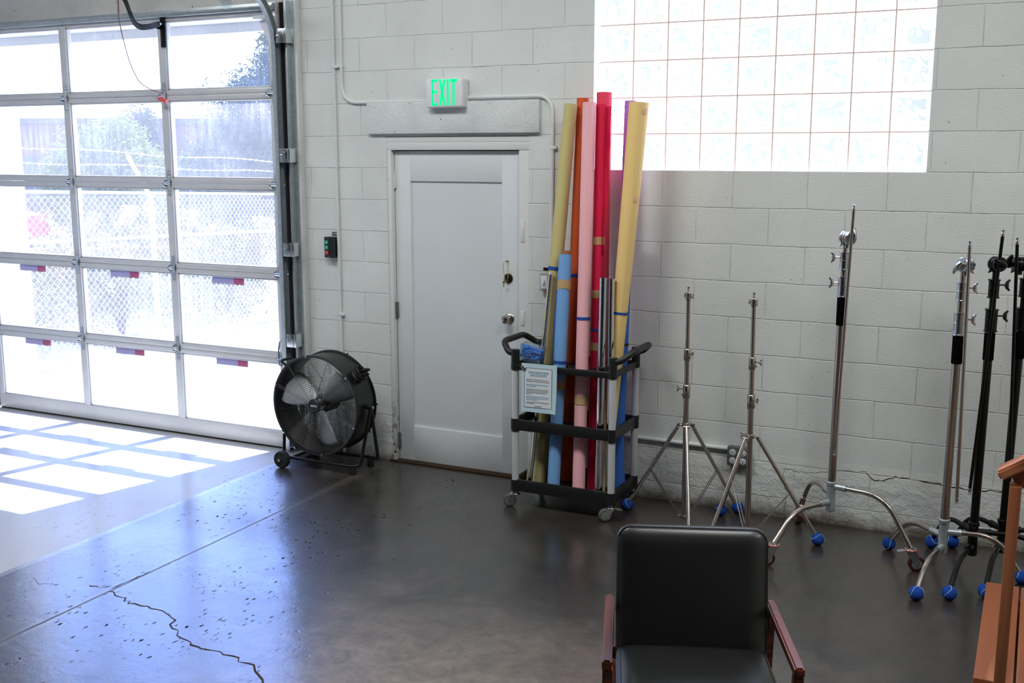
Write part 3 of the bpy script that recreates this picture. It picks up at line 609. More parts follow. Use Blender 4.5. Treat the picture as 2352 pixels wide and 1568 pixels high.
def tree(name, label, cat, base, h, crowns, m, n, size, seed, tr=.1, aspect=2.2):
    rn = random.Random(seed); t = thing(name, label, cat, base, 0, 'trees beyond the fence')
    G().tube([V(0, 0, 0), V(.05, .03, h*.4), V(0, .08, h*.8)], [tr, tr*.75, tr*.25], 8).obj('trunk', 'bark', t)
    g = G()
    for c, r in crowns: leaves(g, c, r, n, size, rn, shell=.35, aspect=aspect)
    return g.obj('crown', m, t, smooth=False)
def gp(px, D, z=-.1):      # ground point at image column px, D metres away along the view axis
    v = ray(px, 784); q = CAM+v*D; q.z = z; return q
b = gp(265, 19)
tree('bushy_tree', 'yellow-green bushy tree in the middle column of door panes', 'tree', b, 2.9, [((-.2, 0, 1.75), (.8, .9, .95)), ((.5, .2, 1.5), (.7, .8, .9)), ((-.6, -.1, 1.5), (.6, .7, .8)), ((.2, .1, 2.1), (.6, .7, .7))], 'leafy', 3200, .09, 21)
b = gp(348, 22)
tree('dark_tree', 'tall dark tree rising right behind the yellow-green one', 'tree', b, 3, [((0, 0, 2.1), (.45, .5, 1.0)), ((.1, 0, 1.5), (.7, .6, 1.1)), ((.15, 0, 2.5), (.3, .3, .5))], 'leafb', 2400, .09, 22)
b = gp(585, 17)
tree('conifer', 'large blue-green conifer at the right edge of the roll-up door', 'tree', b, 3.2, [((0, 0, 1.9), (1.1, 1., 1.5)), ((.55, 0, 2.6), (.7, .7, 1.1)), ((-.5, 0, 1.6), (.7, .7, 1.0)), ((.75, .1, 3.5), (.45, .5, .8)), ((.2, 0, 2.7), (.6, .6, .7))], 'leafb', 5200, .10, 23, .14, 4.5)
b = gp(470, 20)
tree('small_tree', 'small yellowing tree between the middle pane and the blue-green conifer', 'tree', b, 2.4, [((0, 0, 1.5), (.45, .45, .7)), ((.3, 0, 1.9), (.5, .5, .5))], 'leafy', 1400, .08, 24)
# dark building and parked cars across the street
bc = gp(330, 36, -.2); ang = math.atan2(RGT.y, RGT.x)+.05
bl = thing('dark_building', 'long low mauve-dark building across the street behind the trees', 'building', bc, ang)
G().box(-9, 9, 0, 6, 0, 3.15).obj('wall', 'bldg', bl, smooth=False)
G().box(-9.2, 9.2, -.2, 6.2, 3.15, 3.32).obj('roof', 'roof', bl, smooth=False)
for x in (-6.6, -4.2, 1., 3.4, 5.8): G().box(x, x+1.2, -.03, .02, 1.0, 2.1).obj('window', 'carglass', bl, smooth=False)
def car(label, px, D, m, rz):
    t = thing('parked_car', label, 'car', gp(px, D, -.15), rz, 'parked cars beyond the fence')
    pf = [(-2.1, .3), (-2.15, .75), (-1.5, .92), (-.9, 1.38), (.5, 1.42), (1.25, .95), (2.05, .82), (2.15, .35)]
    G().prism(pf, (0, .85, 0), (1, 0, 0), (0, 0, 1), 1.7).obj('body', m, t)
    G().prism([(-1.35, .93), (-.85, 1.30), (.45, 1.34), (1.05, .96)], (0, .862, 0), (1, 0, 0), (0, 0, 1), 1.724).obj('side_window', 'carglass', t)
    for x in (-1.35, 1.35):
        for y in (-.78, .78): G().cyl((x, y-.1, .32), (x, y+.1, .32), .32, n=20).obj('wheel', 'rubber', t)
car('bright red car parked beyond the fence behind the left column of panes', -122, 24, 'carred', ang)
car('dark blue-grey car parked beyond the fence behind the middle column of panes', 380, 27, 'cardark', ang)
sg = thing('sign_post', 'thin pale post standing across the street left of the yellow-green tree', 'post', gp(66, 21, -.1))
G().cyl((0, 0, 0), (0, 0, 1.9), .05, n=8).obj('pole', 'fpost', sg); G().lathe([(.11, 0), (.09, .12), (.05, .2)], (0, 0, 0), (0, 0, 1), 10).obj('base', 'fpost', sg)

# ================================================================== WALL FITTINGS
es = thing('exit_sign', 'white box sign with lit green EXIT letters above the white door', 'exit sign', (-1.367, 0, 2.392))
G().box(-.129, .129, -.09, -.001, -.087, .087, .014, seg=4).obj('housing', 'plastic_w', es)
g = G(); yb = -.0915; Z0, Z1 = -.074, .082; hh = Z1-Z0
def bar(x0, x1, z0, z1): g.box(x0, x1, yb, -.085, z0, z1)
bar(-.086, -.070, Z0, Z1)
for z0, z1 in ((Z0, Z0+.016), (.0, .016), (Z1-.016, Z1)): bar(-.086, -.044, z0, z1)
def slab(xa, xb, w): g.prism([(xa, Z0), (xa+w, Z0), (xb+w, Z1), (xb, Z1)], (0, -.085, 0), (1, 0, 0), (0, 0, 1), .0065)
slab(-.035, -.002, .0165); slab(-.002, -.035, .0165)
bar(.021, .0365, Z0, Z1); bar(.0605, .0765, Z0, Z1); bar(.044, .093, Z1-.018, Z1)
part_label(g.obj('lettering', 'exit', es), 'glowing green EXIT letters')
def clip(g, p, ax): g.ring(p, ax, .0125, .003, 16, 5)
cd = thing('conduit', 'straight white conduit running down the wall beside the door control box', 'conduit', (-2.222, -.012, 0), 0, 'white painted conduits')
G().cyl((0, 0, .02), (0, 0, ZC), .0105, n=14).obj('pipe', 'conduit', cd)
for z in (2.58, .97): G().box(-.012, .03, -.012, .012, z-.009, z+.009, .002).obj('strap', 'conduit', cd)
cd = thing('conduit', 'white conduit bending from the ceiling across to the left end of the exit sign', 'conduit', (-2.164, -.012, 2.352), 0, 'white painted conduits')
G().tube(fillet([V(0, 0, ZC-2.352), V(0, 0, 0), V(.67, 0, 0)], .12, 10), .0105, 14).obj('pipe', 'conduit', cd)
G().box(-.03, .014, -.012, .012, .222, .24, .002).obj('strap', 'conduit', cd)
cd = thing('conduit', 'white conduit leaving the right end of the exit sign and dropping behind the paper rolls', 'conduit', (-1.24, -.012, 2.366), 0, 'white painted conduits')
G().tube(fillet([V(0, 0, 0), V(.562, 0, 0), V(.562, 0, -1.045)], .11, 10), .0105, 14).obj('pipe', 'conduit', cd)
G().box(.548, .59, -.012, .012, -.31, -.292, .002).obj('strap', 'conduit', cd)
cd = thing('conduit', 'low horizontal white conduit running along the wall to the outlet box', 'conduit', (-.3, -.014, .374), 0, 'white painted conduits')
G().cyl((-.6, 0, 0), (.735, 0, -.008), .0125, n=14).obj('pipe', 'conduit', cd)
sw = thing('light_switch', 'small steel switch box with a white plate on the wall left of the paper rolls', 'switch', (-.712, 0, 1.268))
G().box(-.03, .03, -.045, -.001, -.054, .054, .004).obj('box', 'galv', sw); G().box(-.022, .022, -.05, -.044, -.04, .04, .002).obj('plate', 'plastic_w', sw); G().box(-.006, .006, -.06, -.049, -.012, .012, .002).obj('toggle', 'plastic_w', sw)
tag(G().box(-.737, -.692, -.004, -.001, 1.334, 1.352).obj('switch_label', 'black', smooth=False), 'tiny black printed label on the wall above the light switch', 'label')
ot = thing('outlet_box', 'grey steel box with four white sockets on the wall behind the tripod stand', 'outlet', (.500, 0, .333))
G().box(-.062, .062, -.045, -.001, -.055, .055, .005).obj('box', 'outlet_box', ot)
for x in (-.03, .03):
    for z in (-.024, .024):
        r_ = G().lathe([(.0185, 0), (.0185, .003), (.016, .004)], (x, -.044, z), (0, -1, 0), 20).obj('receptacle', 'plastic_w', ot)
        G().box(x-.008, x-.005, -.0488, -.047, z-.001, z+.009).box(x+.005, x+.008, -.0488, -.047, z-.001, z+.007).cyl((x, -.047, z-.008), (x, -.0488, z-.008), .003, n=8).obj('slot', 'dark', r_, smooth=False)
cb_ = thing('door_control', 'black push-button box with two green and one red button beside the white conduit', 'control box', (-2.272, 0, 1.418))
G().box(-.036, .036, -.055, -.001, -.069, .069, .004).obj('box', 'blackp', cb_)
for z, m_, t_ in ((.034, 'green', 1), (.0, 'green', -1), (-.034, 'red', 0)):
    bt = G().box(-.026, -.002, -.062, -.054, z-.0125, z+.0125, .002).obj('button', m_, cb_)
    g = G()
    if t_: g.prism([(-.006, -.004*t_), (.006, -.004*t_), (0, .006*t_)] if t_ > 0 else [(-.006, .004), (0, -.006), (.006, .004)], (-.014, -.062, z), (1, 0, 0), (0, 0, 1), .0008)
    else: g.ring((-.014, -.0622, z), (0, 1, 0), .006, .001, 16, 4)
    g.obj('symbol', 'label_w', bt)
for z in (.058, -.058): G().cyl((-.004, -.055, z), (-.004, -.058, z), .004, n=8).obj('screw', 'zinc', cb_)
cl_ = thing('control_label', 'small black printed label on the wall above the push-button box', 'label', (-2.255, 0, 1.506))
G().box(-.024, .024, -.003, -.001, -.011, .011).obj('plate', 'black', cl_, smooth=False); G().box(-.02, .02, -.0036, -.003, .001, .005).box(-.018, .018, -.0036, -.003, -.006, -.003).obj('print', 'label_w', cl_, smooth=False)

# ================================================================== DRUM FAN
fan = thing('drum_fan', 'large black drum fan with wire grille standing by the roll-up door', 'fan', (-2.13, -.29, 0))
fc = W(722, 932, -.42)-V(-2.13, -.29, 0); fr_ = .318; fx, fy, fz_ = fc; fd = .225
prof = [(fr_+.010, .0), (fr_+.012, .008), (fr_, .014), (fr_, fd-.014), (fr_+.012, fd-.008), (fr_+.010, fd), (fr_-.004, fd-.002), (fr_-.008, fd-.012), (fr_-.008, .012), (fr_-.004, .002), (fr_+.010, 0)]
G().lathe(prof, fc, (0, 1, 0), 72, cap=False).obj('drum', 'black', fan)
def grille(y, dome, sgn, nsp, name):
    g = G(); n = 23
    def yy(r): return y+sgn*dome*(1-(r/fr_)**4)
    for i in range(n):
        r = .052+(fr_-.056)*i/(n-1); g.ring((fx, yy(r), fz_), (0, 1, 0), r, .00125, 60, 4)
    for i in range(nsp):
        a = 2*PI*i/nsp+.16
        for da in ((-.006, .006) if i % 2 else (0,)):
            pts = []
            for j in range(8):
                r = .045+(fr_-.045)*j/7; o_ = da/ max(r, .05)*1.2
                pts.append(V(fx+r*math.cos(a+o_), yy(r)+sgn*.002, fz_+r*math.sin(a+o_)))
            g.tube(pts, .0015, 4)
    return g.obj(name, 'black', fan)
grille(fy+.008, .012, -1, 12, 'front_grille'); grille(fy+fd-.006, .008, 1, 12, 'rear_grille')
hub = G().lathe([(.046, 0), (.046, .006), (.040, .012), (.036, .012), (.034, .009), (.001, .009)], V(fx, fy+.002, fz_), (0, -1, 0), 40).obj('badge', 'blackp', fan)
G().box(fx-.024, fx+.024, fy-.0075, fy-.0065, fz_-.005, fz_+.006).obj('badge_print', 'galv', hub, smooth=False)
for i in range(6):
    a = 2*PI*i/6+.16+PI/6; p = fc+V((fr_+.004)*math.cos(a), .0, (fr_+.004)*math.sin(a)); G().cyl(p, p+V(0, -.008, 0), .006, n=10).obj('grille_screw', 'zinc', fan)
G().cyl((fx, fy+.095, fz_), (fx, fy+.20, fz_), .062, n=32).cyl((fx, fy+.06, fz_), (fx, fy+.095, fz_), .012, n=14).obj('motor', 'black', fan)
G().lathe([(.034, 0), (.034, .012), (.018, .018), (.014, .034)], (fx, fy+.085, fz_), (0, -1, 0), 24).obj('blade_hub', 'zinc', fan)
for a in (155, 35, -81):
    a = math.radians(a); g = G(); rows = []
    for i in range(13):
        t = i/12; r = .045+.235*t
        w = (.030+.080*math.sin(min(1, t*1.25)*PI*.5))*(1 if t < .86 else math.sqrt(max(0, 1-((t-.86)/.14)**2))*.75+.25)
        tw = math.radians(36-14*t); row = []
        for j in range(9):
            s = (j/8-.5)*2*w+.018*t; cmb = .012*(1-((j/8-.5)*2)**2)
            lx_ = s*math.cos(tw); ly_ = s*math.sin(tw)+cmb
            row.append(g.v((fx+r*math.cos(a)-lx_*math.sin(a), fy+.075-ly_, fz_+r*math.sin(a)+lx_*math.cos(a))))
        rows.append(row)
    for p, q in zip(rows, rows[1:]):
        for j in range(8): g.f([p[j], p[j+1], q[j+1], q[j]])
    o = g.obj('blade', 'blade', fan); md = o.modifiers.new('solid', 'SOLIDIFY'); md.thickness = .0025
# tubular base
def w2(x, y, z): return V(x+2.13, y+.29, z)
pvR, pvL = w2(-1.806, -.30, .435), w2(-2.484, -.30, .435)
ft = .011
fp = fillet([pvL, w2(-2.452, -.375, .062), w2(-2.40, -.398, .058), w2(-1.90, -.398, .058), w2(-1.848, -.372, .062), pvR], .05)
G().tube(fp, ft, 10).obj('front_frame', 'black', fan)
fp = fillet([pvL, w2(-2.452, -.20, .062), w2(-2.40, -.165, .058), w2(-1.88, -.165, .058), w2(-1.838, -.18, .062), pvR], .05)
G().tube(fp, ft, 10).obj('rear_frame', 'black', fan)
for x in (-2.37, -2.28): G().tube([w2(x, -.398, .058), w2(x, -.165, .058)], .009, 8).obj('cross_tube', 'black', fan)
G().cyl(pvR+V(-.03, 0, 0), pvR+V(.012, 0, 0), .016, n=16).obj('pivot', 'black', fan); G().cyl(pvR+V(.012, 0, 0), pvR+V(.02, 0, 0), .009, n=6).obj('pivot_bolt', 'zinc', fan)
G().cyl(pvL+V(.03, 0, 0), pvL+V(-.012, 0, 0), .016, n=16).obj('pivot', 'black', fan)
for y in (-.455, -.118):
    q = w2(-2.405, y, .057); sg_ = -1 if y < -.3 else 1
    wh = G().lathe([(.026, -.018), (.040, -.017), (.047, -.020), (.054, -.017), (.057, -.009), (.057, .009), (.054, .017), (.047, .020), (.040, .017), (.026, .018)], q, (0, 1, 0), 40).lathe([(.041, -.010), (.041, .010)], q, (0, 1, 0), 30).obj('wheel', 'rubber', fan)
    G().cyl(q+V(0, sg_*.016, 0), q+V(0, sg_*.034, 0), .010, n=14).ring(q+V(0, sg_*.034, 0), (0, 1, 0), .007, .003, 14, 5).obj('axle_nut', 'zinc', wh)
    G().cyl(q+V(0, -sg_*.06, 0), q, .007, n=10).obj('axle', 'black', fan)
for y in (-.385, -.175):
    q = w2(-1.90, y, 0); G().box(q.x-.018, q.x+.018, q.y-.016, q.y+.016, 0, .052, .005).obj('rubber_foot', 'rubber', fan)
# carry handle at the left and the switch knob with wound cord on the right shoulder
hp = [V(fx-.235, fy+.05, fz_+.225), V(fx-.30, fy+.05, fz_+.262), V(fx-.30, fy+.17, fz_+.262), V(fx-.235, fy+.17, fz_+.225)]
G().tube(fillet(hp, .02), .009, 8).obj('handle', 'black', fan)
sa = math.radians(38); sn = V(math.cos(sa), 0, math.sin(sa)); sq = V(fx, fy+.115, fz_)+sn*fr_
sk = G().lathe([(.050, 0), (.050, .020), (.040, .028), (.001, .028)], sq-sn*.004, sn, 28).obj('switch_housing', 'blackp', fan)
G().lathe([(.018, 0), (.018, .016), (.001, .017)], sq+sn*.024, sn, 20).box(-.008, .008, -.022, .022, 0, .02, .003, None).obj('knob', 'rubber', sk) if False else G().lathe([(.018, 0), (.018, .02), (.001, .021)], sq+sn*.024, sn, 20).obj('knob', 'rubber', sk)
g = G()
for i in range(4): 
    u_, w_, d_ = frame(sn); q = sq+sn*(.03+.009*i); R_ = .042+.004*math.sin(i*2.1)
    g.tube([q+u_*math.cos(t)*R_+w_*math.sin(t)*R_*1.15+sn*.004*math.sin(t*2+i) for t in [2*PI*j/28 for j in range(28)]], .0045, 6, True)
g.tube(fillet([sq+sn*.05+V(0, -.03, 0), sq+V(.01, -.05, -.05), sq+V(-.005, -.02, -.085), sq+V(.015, .03, -.05), sq+sn*.03+V(0, .04, 0)], .03), .0045, 6)
g.obj('power_cord', 'rubber', fan); 
G().tube([sq+sn*.055+V(-.01, 0, .0), sq+sn*.06+V(.03, .0, .012), sq+sn*.06+V(.055, 0, .016)], [.012, .013, .008], 10).obj('plug', 'blackp', fan)
for t in range(5):
    a = math.radians(70-35*t); p = V(fx+(fr_+.012)*math.cos(a), fy+fd-.004, fz_+(fr_+.012)*math.sin(a)); G().cyl(p, p+V(math.cos(a), 0, math.sin(a))*.008, .005, n=8).obj('rim_screw', 'black', fan)

# ================================================================== UTILITY CART WITH PAPER ROLLS
CB = V(-.40, -.30, 0); cart = thing('utility_cart', 'black three-tier utility cart with silver posts full of coloured paper rolls', 'cart', CB)
cx0, cx1, cy0, cy1 = -.712, -.083, -.505, -.105
def rp(px, py, Y, z=None):
    p = W(px, py, Y)
    if z is not None: p.z = z
    return p
ZB = .118
RL = [  # key, bottom, top, r bottom, r top
 ('olive',   rp(1231, 1100, -.335, ZB), rp(1311, 239, -.15), .045, .038),
 ('orange',  rp(1300, 1110, -.235, ZB), rp(1339, 226, -.075), .036, .036),
 ('pink',    rp(1329, 1125, -.44, ZB), rp(1354, 236, -.215), .036, .037),
 ('red',     rp(1374, 1100, -.225, ZB), rp(1388, 213, -.065), .042, .043),
 ('crimson', rp(1360, 1112, -.335, ZB), rp(1383, 240, -.15), .032, .034),
 ('purple',  rp(1414, 1090, -.200, ZB), rp(1449, 232, -.06), .033, .033),
 ('yellow',  rp(1387, 1115, -.337, ZB), rp(1469, 235, -.257), .032, .055),
 ('blue',    rp(1416, 1098, -.275, ZB), rp(1441, 520, -.190), .035, .033),
 ('sky',     rp(1271, 1120, -.435, ZB), rp(1299, 584, -.31), .036, .037),
 ('green',   rp(1254, 1085, -.19, ZB), rp(1291, 660, -.13), .026, .026),
 ('silver',  rp(1375, 1125, -.452, ZB), rp(1387, 638, -.36), .0235, .0235),
 ('silver2', rp(1397, 1120, -.43, ZB), rp(1405, 640, -.35), .0175, .0175),
 ('pole',    rp(1217, 1108, -.44, ZB), rp(1265, 628, -.30), .012, .012),
]
RD = {r[0]: r for r in RL}
def hit(x, y, z, m=.010):
    for k_, b, t, r0, r1 in RL:
        if z > t.z: continue
        f = (z-b.z)/(t.z-b.z); c = b.lerp(t, f); r = r0+(r1-r0)*f
        if (x-c.x)**2+(y-c.y)**2 < (r*1.08+m)**2: return True
    return False
def tray(z0, z1, zf, cut):
    g = G(); w = .018
    for a in ((cx0, cx1, cy0, cy0+w), (cx0, cx1, cy1-w, cy1), (cx0, cx0+w, cy0, cy1), (cx1-w, cx1, cy0, cy1)): g.box(a[0]-CB.x, a[1]-CB.x, a[2]-CB.y, a[3]-CB.y, z0, z1, .005)
    nx, ny = 54, 34
    xs_ = [cx0+.01+(cx1-cx0-.02)*i/nx for i in range(nx+1)]; ys_ = [cy0+.01+(cy1-cy0-.02)*i/ny for i in range(ny+1)]
    ok = [[not (cut and hit((xs_[i]+xs_[i+1])/2, (ys_[j]+ys_[j+1])/2, zf)) for j in range(ny)] for i in range(nx)]
    vt = {}; 
    def vv(i, j, z): 
        if (i, j, z) not in vt: vt[(i, j, z)] = g.v((xs_[i]-CB.x, ys_[j]-CB.y, z))
        return vt[(i, j, z)]
    for i in range(nx):
        for j in range(ny):
            if not ok[i][j]: continue
            for z in (zf-.004, zf): g.f([vv(i, j, z), vv(i+1, j, z), vv(i+1, j+1, z), vv(i, j+1, z)])
            for di, dj, e in ((-1, 0, ((0, 0), (0, 1))), (1, 0, ((1, 0), (1, 1))), (0, -1, ((0, 0), (1, 0))), (0, 1, ((0, 1), (1, 1)))):
                a, b = i+di, j+dj
                if not (0 <= a < nx and 0 <= b < ny) or not ok[a][b]:
                    g.f([vv(i+e[0][0], j+e[0][1], zf-.004), vv(i+e[1][0], j+e[1][1], zf-.004), vv(i+e[1][0], j+e[1][1], zf), vv(i+e[0][0], j+e[0][1], zf)])
    return g
cxs = (cx0+.024, cx1-.012); cys = (cy0+.014, cy1-.014)
for z0, z1, zf, cut, c0, c1 in ((.815, .852, .828, True, .815, .932), (.462, .526, .478, True, .455, .530), (.098, .168, .117, False, .095, .165)):
    g = tray(z0, z1, zf, cut)
    for x in cxs:
        for y in cys: g.cyl((x-CB.x, y-CB.y, c0), (x-CB.x, y-CB.y, c1), .0245, n=20)
    g.obj('tray', 'blackp', cart)
for x in cxs:
    for y in cys:
        G().cyl((x-CB.x, y-CB.y, .15), (x-CB.x, y-CB.y, .83), .0205, n=20).obj('post', 'zinc' if False else 'alu', cart)
def handle(x, sg):
    a, b = V(x-CB.x, cys[0]-CB.y, .905), V(x-CB.x, cys[1]-CB.y, .905)
    pts = fillet([a, a+V(sg*.045, -.0, .012), a+V(sg*.10, .05, .060), b+V(sg*.10, -.05, .060), b+V(sg*.045, 0, .012), b], .045)
    return G().tube(pts, .0185, 12).obj('handle', 'blackp', cart)
handle(cxs[0], -1); handle(cxs[1], 1)
def caster(parent, p, r, rz, wheel_m, brake, hgt, tw=.026, ring=False):
    R = Matrix.Translation(p) @ Matrix.Rotation(rz, 4, 'Z'); off = .032
    g = G(R); ax = V(off, 0, r)
    for s in (-1, 1):
        g.prism([(-.022, hgt-.006), (.024, hgt-.006), (off+.014, r+.012), (off+.010, r-.010), (off-.010, r-.012)], (0, s*(tw/2+.004)+.0012, 0), (1, 0, 0), (0, 0, 1), .0024)
    g.lathe([(.030, hgt-.008), (.030, hgt-.004), (.022, hgt-.002), (.022, hgt+.002), (.010, hgt+.004)], (0, 0, 0), (0, 0, 1), 22)
    g.cyl((off, -tw/2-.008, r), (off, tw/2+.008, r), .008, n=10)
    fk = g.obj('caster', 'zinc', parent)
    G(R).lathe([(r*.45, -tw/2), (r*.86, -tw/2+.001), (r, -tw/2+.006), (r, tw/2-.006), (r*.86, tw/2-.001), (r*.45, tw/2)], ax, (0, 1, 0), 32).obj('wheel', wheel_m, fk)
    G(R).lathe([(r*.62, -tw/2-.0012), (r*.62, tw/2+.0012)], ax, (0, 1, 0), 24).obj('wheel_hub', 'galv', fk)
    if ring: G(R).ring((0, 0, hgt-.006), (0, 0, 1), .0285, .003, 26, 6).obj('bearing_ring', 'redring', fk)
    if brake: G(R).box(-.064, -.01, -.018, .018, hgt-.014, hgt-.008, .002, Matrix.Rotation(math.radians(-14), 4, 'Y')).obj('brake_pedal', 'zinc', fk)
    return fk
for i, (x, y) in enumerate([(a, b) for a in cxs for b in cys]):
    G().cyl((x-CB.x, y-CB.y, .080), (x-CB.x, y-CB.y, .10), .012, n=12).obj('caster_stem', 'zinc', cart)
    caster(cart, V(x-CB.x, y-CB.y, 0), .038, math.radians((200, 160, 215, 190)[i]), 'greyw', i == 2, .084)
for k_, c in dict(olive='#c8bc80', orange='#cf5a2a', pink='#f4b6bd', red='#e6425c', crimson='#da1248', purple='#ac72d2', yellow='#f2cf86', blue='#2f62b4', sky='#76a9e0', green='#2f7a4c').items():
    M['paper_'+k_] = mat('seamless_paper_'+k_, c, .78, var=.02, nscale=2)
def roll(key, name, label, tapes=(), core=.55, m=None, group='paper rolls in the cart', cat='paper roll', spiral=.06, flare=0., corestick=0.):
    _, b, t, r0, r1 = RD[key]; ax = t-b; L = ax.length; u, w, d = frame(ax)
    root = thing(name, label, cat, b, 0, group); n = 40; ph = random.Random(key).uniform(0, 6.28); m = m or 'paper_'+key
    def sect(f, k_):
        R = (r0+(r1-r0)*f)*k_+(flare*max(0, .14-f)/.14 if k_ > .9 else 0); out = []
        for i in range(n):
            a = 2*PI*i/n+ph; q = R*(1-spiral*.5+spiral*(i/(n-1))) if k_ > .9 else R
            out.append(g.v(d*(L*f)+u*math.cos(a)*q+w*math.sin(a)*q))
        return out
    g = G(); fs = [i/16 for i in range(17)]
    rs = [sect(f, 1.) for f in fs]+[sect(1., core), sect(.9, core)]
    g.rings(rs, cap=True); g.obj('paper_sheet' if cat == 'paper roll' else 'tube', m, root, 45)
    if corestick: G().cyl(d*(L-.05), d*(L+corestick), (r1)*core+.0005+.004, n=24).obj('core', 'core', root)
    elif core > .4: 
        g = G(); rr = r1*core-.0006; ri = rr-.004
        g.lathe([(rr, L-.09), (rr, L-.004), (ri, L-.004), (ri, L-.09)], (0, 0, 0), d, 28, cap=False).obj('core', 'core', root)
    for f, wd, tm, tilt in tapes:
        g = G(); rs = []
        for s in (-.5, .5):
            ff = f+s*wd/L; rr = (r0+(r1-r0)*ff)*(1+spiral*.5)+.0012; rs.append([g.v(d*(L*ff+tilt*math.cos(2*PI*i/n))+u*math.cos(2*PI*i/n+ph)*rr+w*math.sin(2*PI*i/n+ph)*rr) for i in range(n)])
        g.rings(rs, cap=False); g.obj('tape_band', tm, root)
    return root, u, w, d, L
def tf(key, py):     # fraction along a roll whose axis shows at image row py
    _, b, t, *_r = RD[key]; lo, hi = 0., 1.
    for _ in range(30):
        m_ = (lo+hi)/2; q = b.lerp(t, m_)-CAM; y = 784-FPX*q.dot(UPV)/q.dot(FWD)
        if y > py: lo = m_
        else: hi = m_
    return lo
roll('olive', 'paper_roll', 'tall olive-gold paper roll at the left of the cart with a creased top', [(tf('olive', 616), .020, 'tape_b', 0)], flare=.016)
roll('orange', 'paper_roll', 'tall burnt-orange paper roll between the olive and the pink rolls', [(tf('orange', 632), .018, 'tape_b', 0)])
r_ = roll('pink', 'paper_roll', 'tall pale pink paper roll at the front middle of the cart', [(tf('pink', 731), .016, 'tape_b', 0), (tf('pink', 918), .048, 'tape_t', 0)])
roll('red', 'paper_roll', 'tallest red paper roll, standing highest behind the crimson one against the window', [])
cr = roll('crimson', 'paper_roll', 'crimson paper roll with a loose curling edge right behind the pink one', [(tf('crimson', 553), .045, 'tape_t', 0), (tf('crimson', 675), .045, 'tape_t', 0), (tf('crimson', 757), .014, 'tape_b', 0), (tf('crimson', 795), .045, 'tape_t', 0)])
g = G(); root, u, w, d, L = cr; pr = None
for i in range(25):
    f = .62+.375*i/24; t = i/24; ca = V(.92, -.3, 0).normalized(); wd = .012+.028*max(0, math.sin((t-.15)/.85*PI*.62))+(.006*math.sin(t*19) if t > .7 else 0); rr = .034
    base = d*(L*f)+ca*rr*.98; cur = [g.v(base), g.v(base+ca*wd*.6+V(0, -.010*math.sin(t*9), 0)), g.v(base+ca*wd+V(0, -.018-.012*math.sin(t*11), 0))]
    if pr:
        for j in range(2): g.f([pr[j], pr[j+1], cur[j+1], cur[j]])
    pr = cur
o = g.obj('loose_edge', 'paper_crimson', root); o.modifiers.new('s', 'SOLIDIFY').thickness = .0008
roll('purple', 'paper_roll', 'tall lilac-purple paper roll half hidden behind the yellow one', [])
ye = roll('yellow', 'paper_roll', 'tall pale yellow paper roll widening to the top at the right of the cart', [(tf('yellow', 718), .014, 'tape_b', 0)], spiral=.09)
M['chk'] = mat('pink_check_label', '#e8b49a', .7)
for py in (257, 458):
    f = tf('yellow', py); root, u, w, d, L = ye; rr = (.032+.023*f)*1.05; a0 = math.atan2(-.55, .83); g = G(); rs = []
    for s in (-.014, .014): rs.append([g.v(d*(L*f+s)+V(math.cos(a0+q*.24), math.sin(a0+q*.24), 0)*rr) for q in (-1, -.5, 0, .5, 1)])
    for j in range(4): g.f([rs[0][j], rs[0][j+1], rs[1][j+1], rs[1][j]])
    g.obj('paper_label', 'chk', root)
roll('blue', 'paper_roll', 'deep blue paper roll behind the foot of the yellow one at the right post', [(tf('blue', 790), .012, 'tape_k', 0)], flare=.02)
sk_ = roll('sky', 'paper_roll', 'short light blue paper roll with brown core showing at the front left', [(tf('sky', 660), .05, 'tape_t', .022), (tf('sky', 831), .016, 'tape_b', 0), (tf('sky', 883), .052, 'tape_t', 0)], corestick=.022)
g = G(); root, u, w, d, L = sk_; pr = None
for i in range(17):
    f = .40+.59*i/16; ca = V(-.95, .1, 0).normalized(); wd = .004+.020*math.sin(i/16*PI)**.7; base = d*(L*f)+ca*.035
    cur = [g.v(base), g.v(base+ca*wd+V(0, .014, 0))]
    if pr: g.f([pr[0], pr[1], cur[1], cur[0]])
    pr = cur
M['paper_skyd'] = mat('seamless_paper_blue_edge', '#2a62ac', .8); o = g.obj('loose_edge', 'paper_skyd', root); o.modifiers.new('s', 'SOLIDIFY').thickness = .0008
roll('green', 'paper_roll', 'green paper roll low down, half hidden between the olive and light blue rolls', [])
roll('silver', 'film_roll', 'short shiny silver roll at the front right of the cart', m='mirror', group='silver rolls', cat='silver roll', core=.75, spiral=.03)
roll('silver2', 'film_roll', 'slimmer shiny silver roll just right of the thicker silver one', m='mirror', group='silver rolls', cat='silver roll', core=.75, spiral=.03)
_, b, t, r0, r1 = RD['pole']; pl = thing('crossbar_pole', 'slim silver telescopic pole leaning in the left front of the cart', 'pole', b); d = (t-b).normalized(); L = (t-b).length
G().cyl((0, 0, 0.008), d*(L*.34), .0125, n=16).obj('lower_tube', 'chrome', pl); G().cyl(d*(L*.34), d*(L*.72), .0108, n=16).obj('middle_tube', 'chrome', pl); G().cyl(d*(L*.72), d*L, .009, n=16).obj('upper_tube', 'chrome', pl)
G().cyl(d*.002, d*.02, .016, n=16).cyl(V(-.03, 0, .012), V(.03, 0, .012), .006, n=8).obj('foot_fitting', 'zinc', pl); G().cyl(d*(L-.004), d*(L+.006), .010, n=16).obj('end_cap', 'plastic_w', pl)

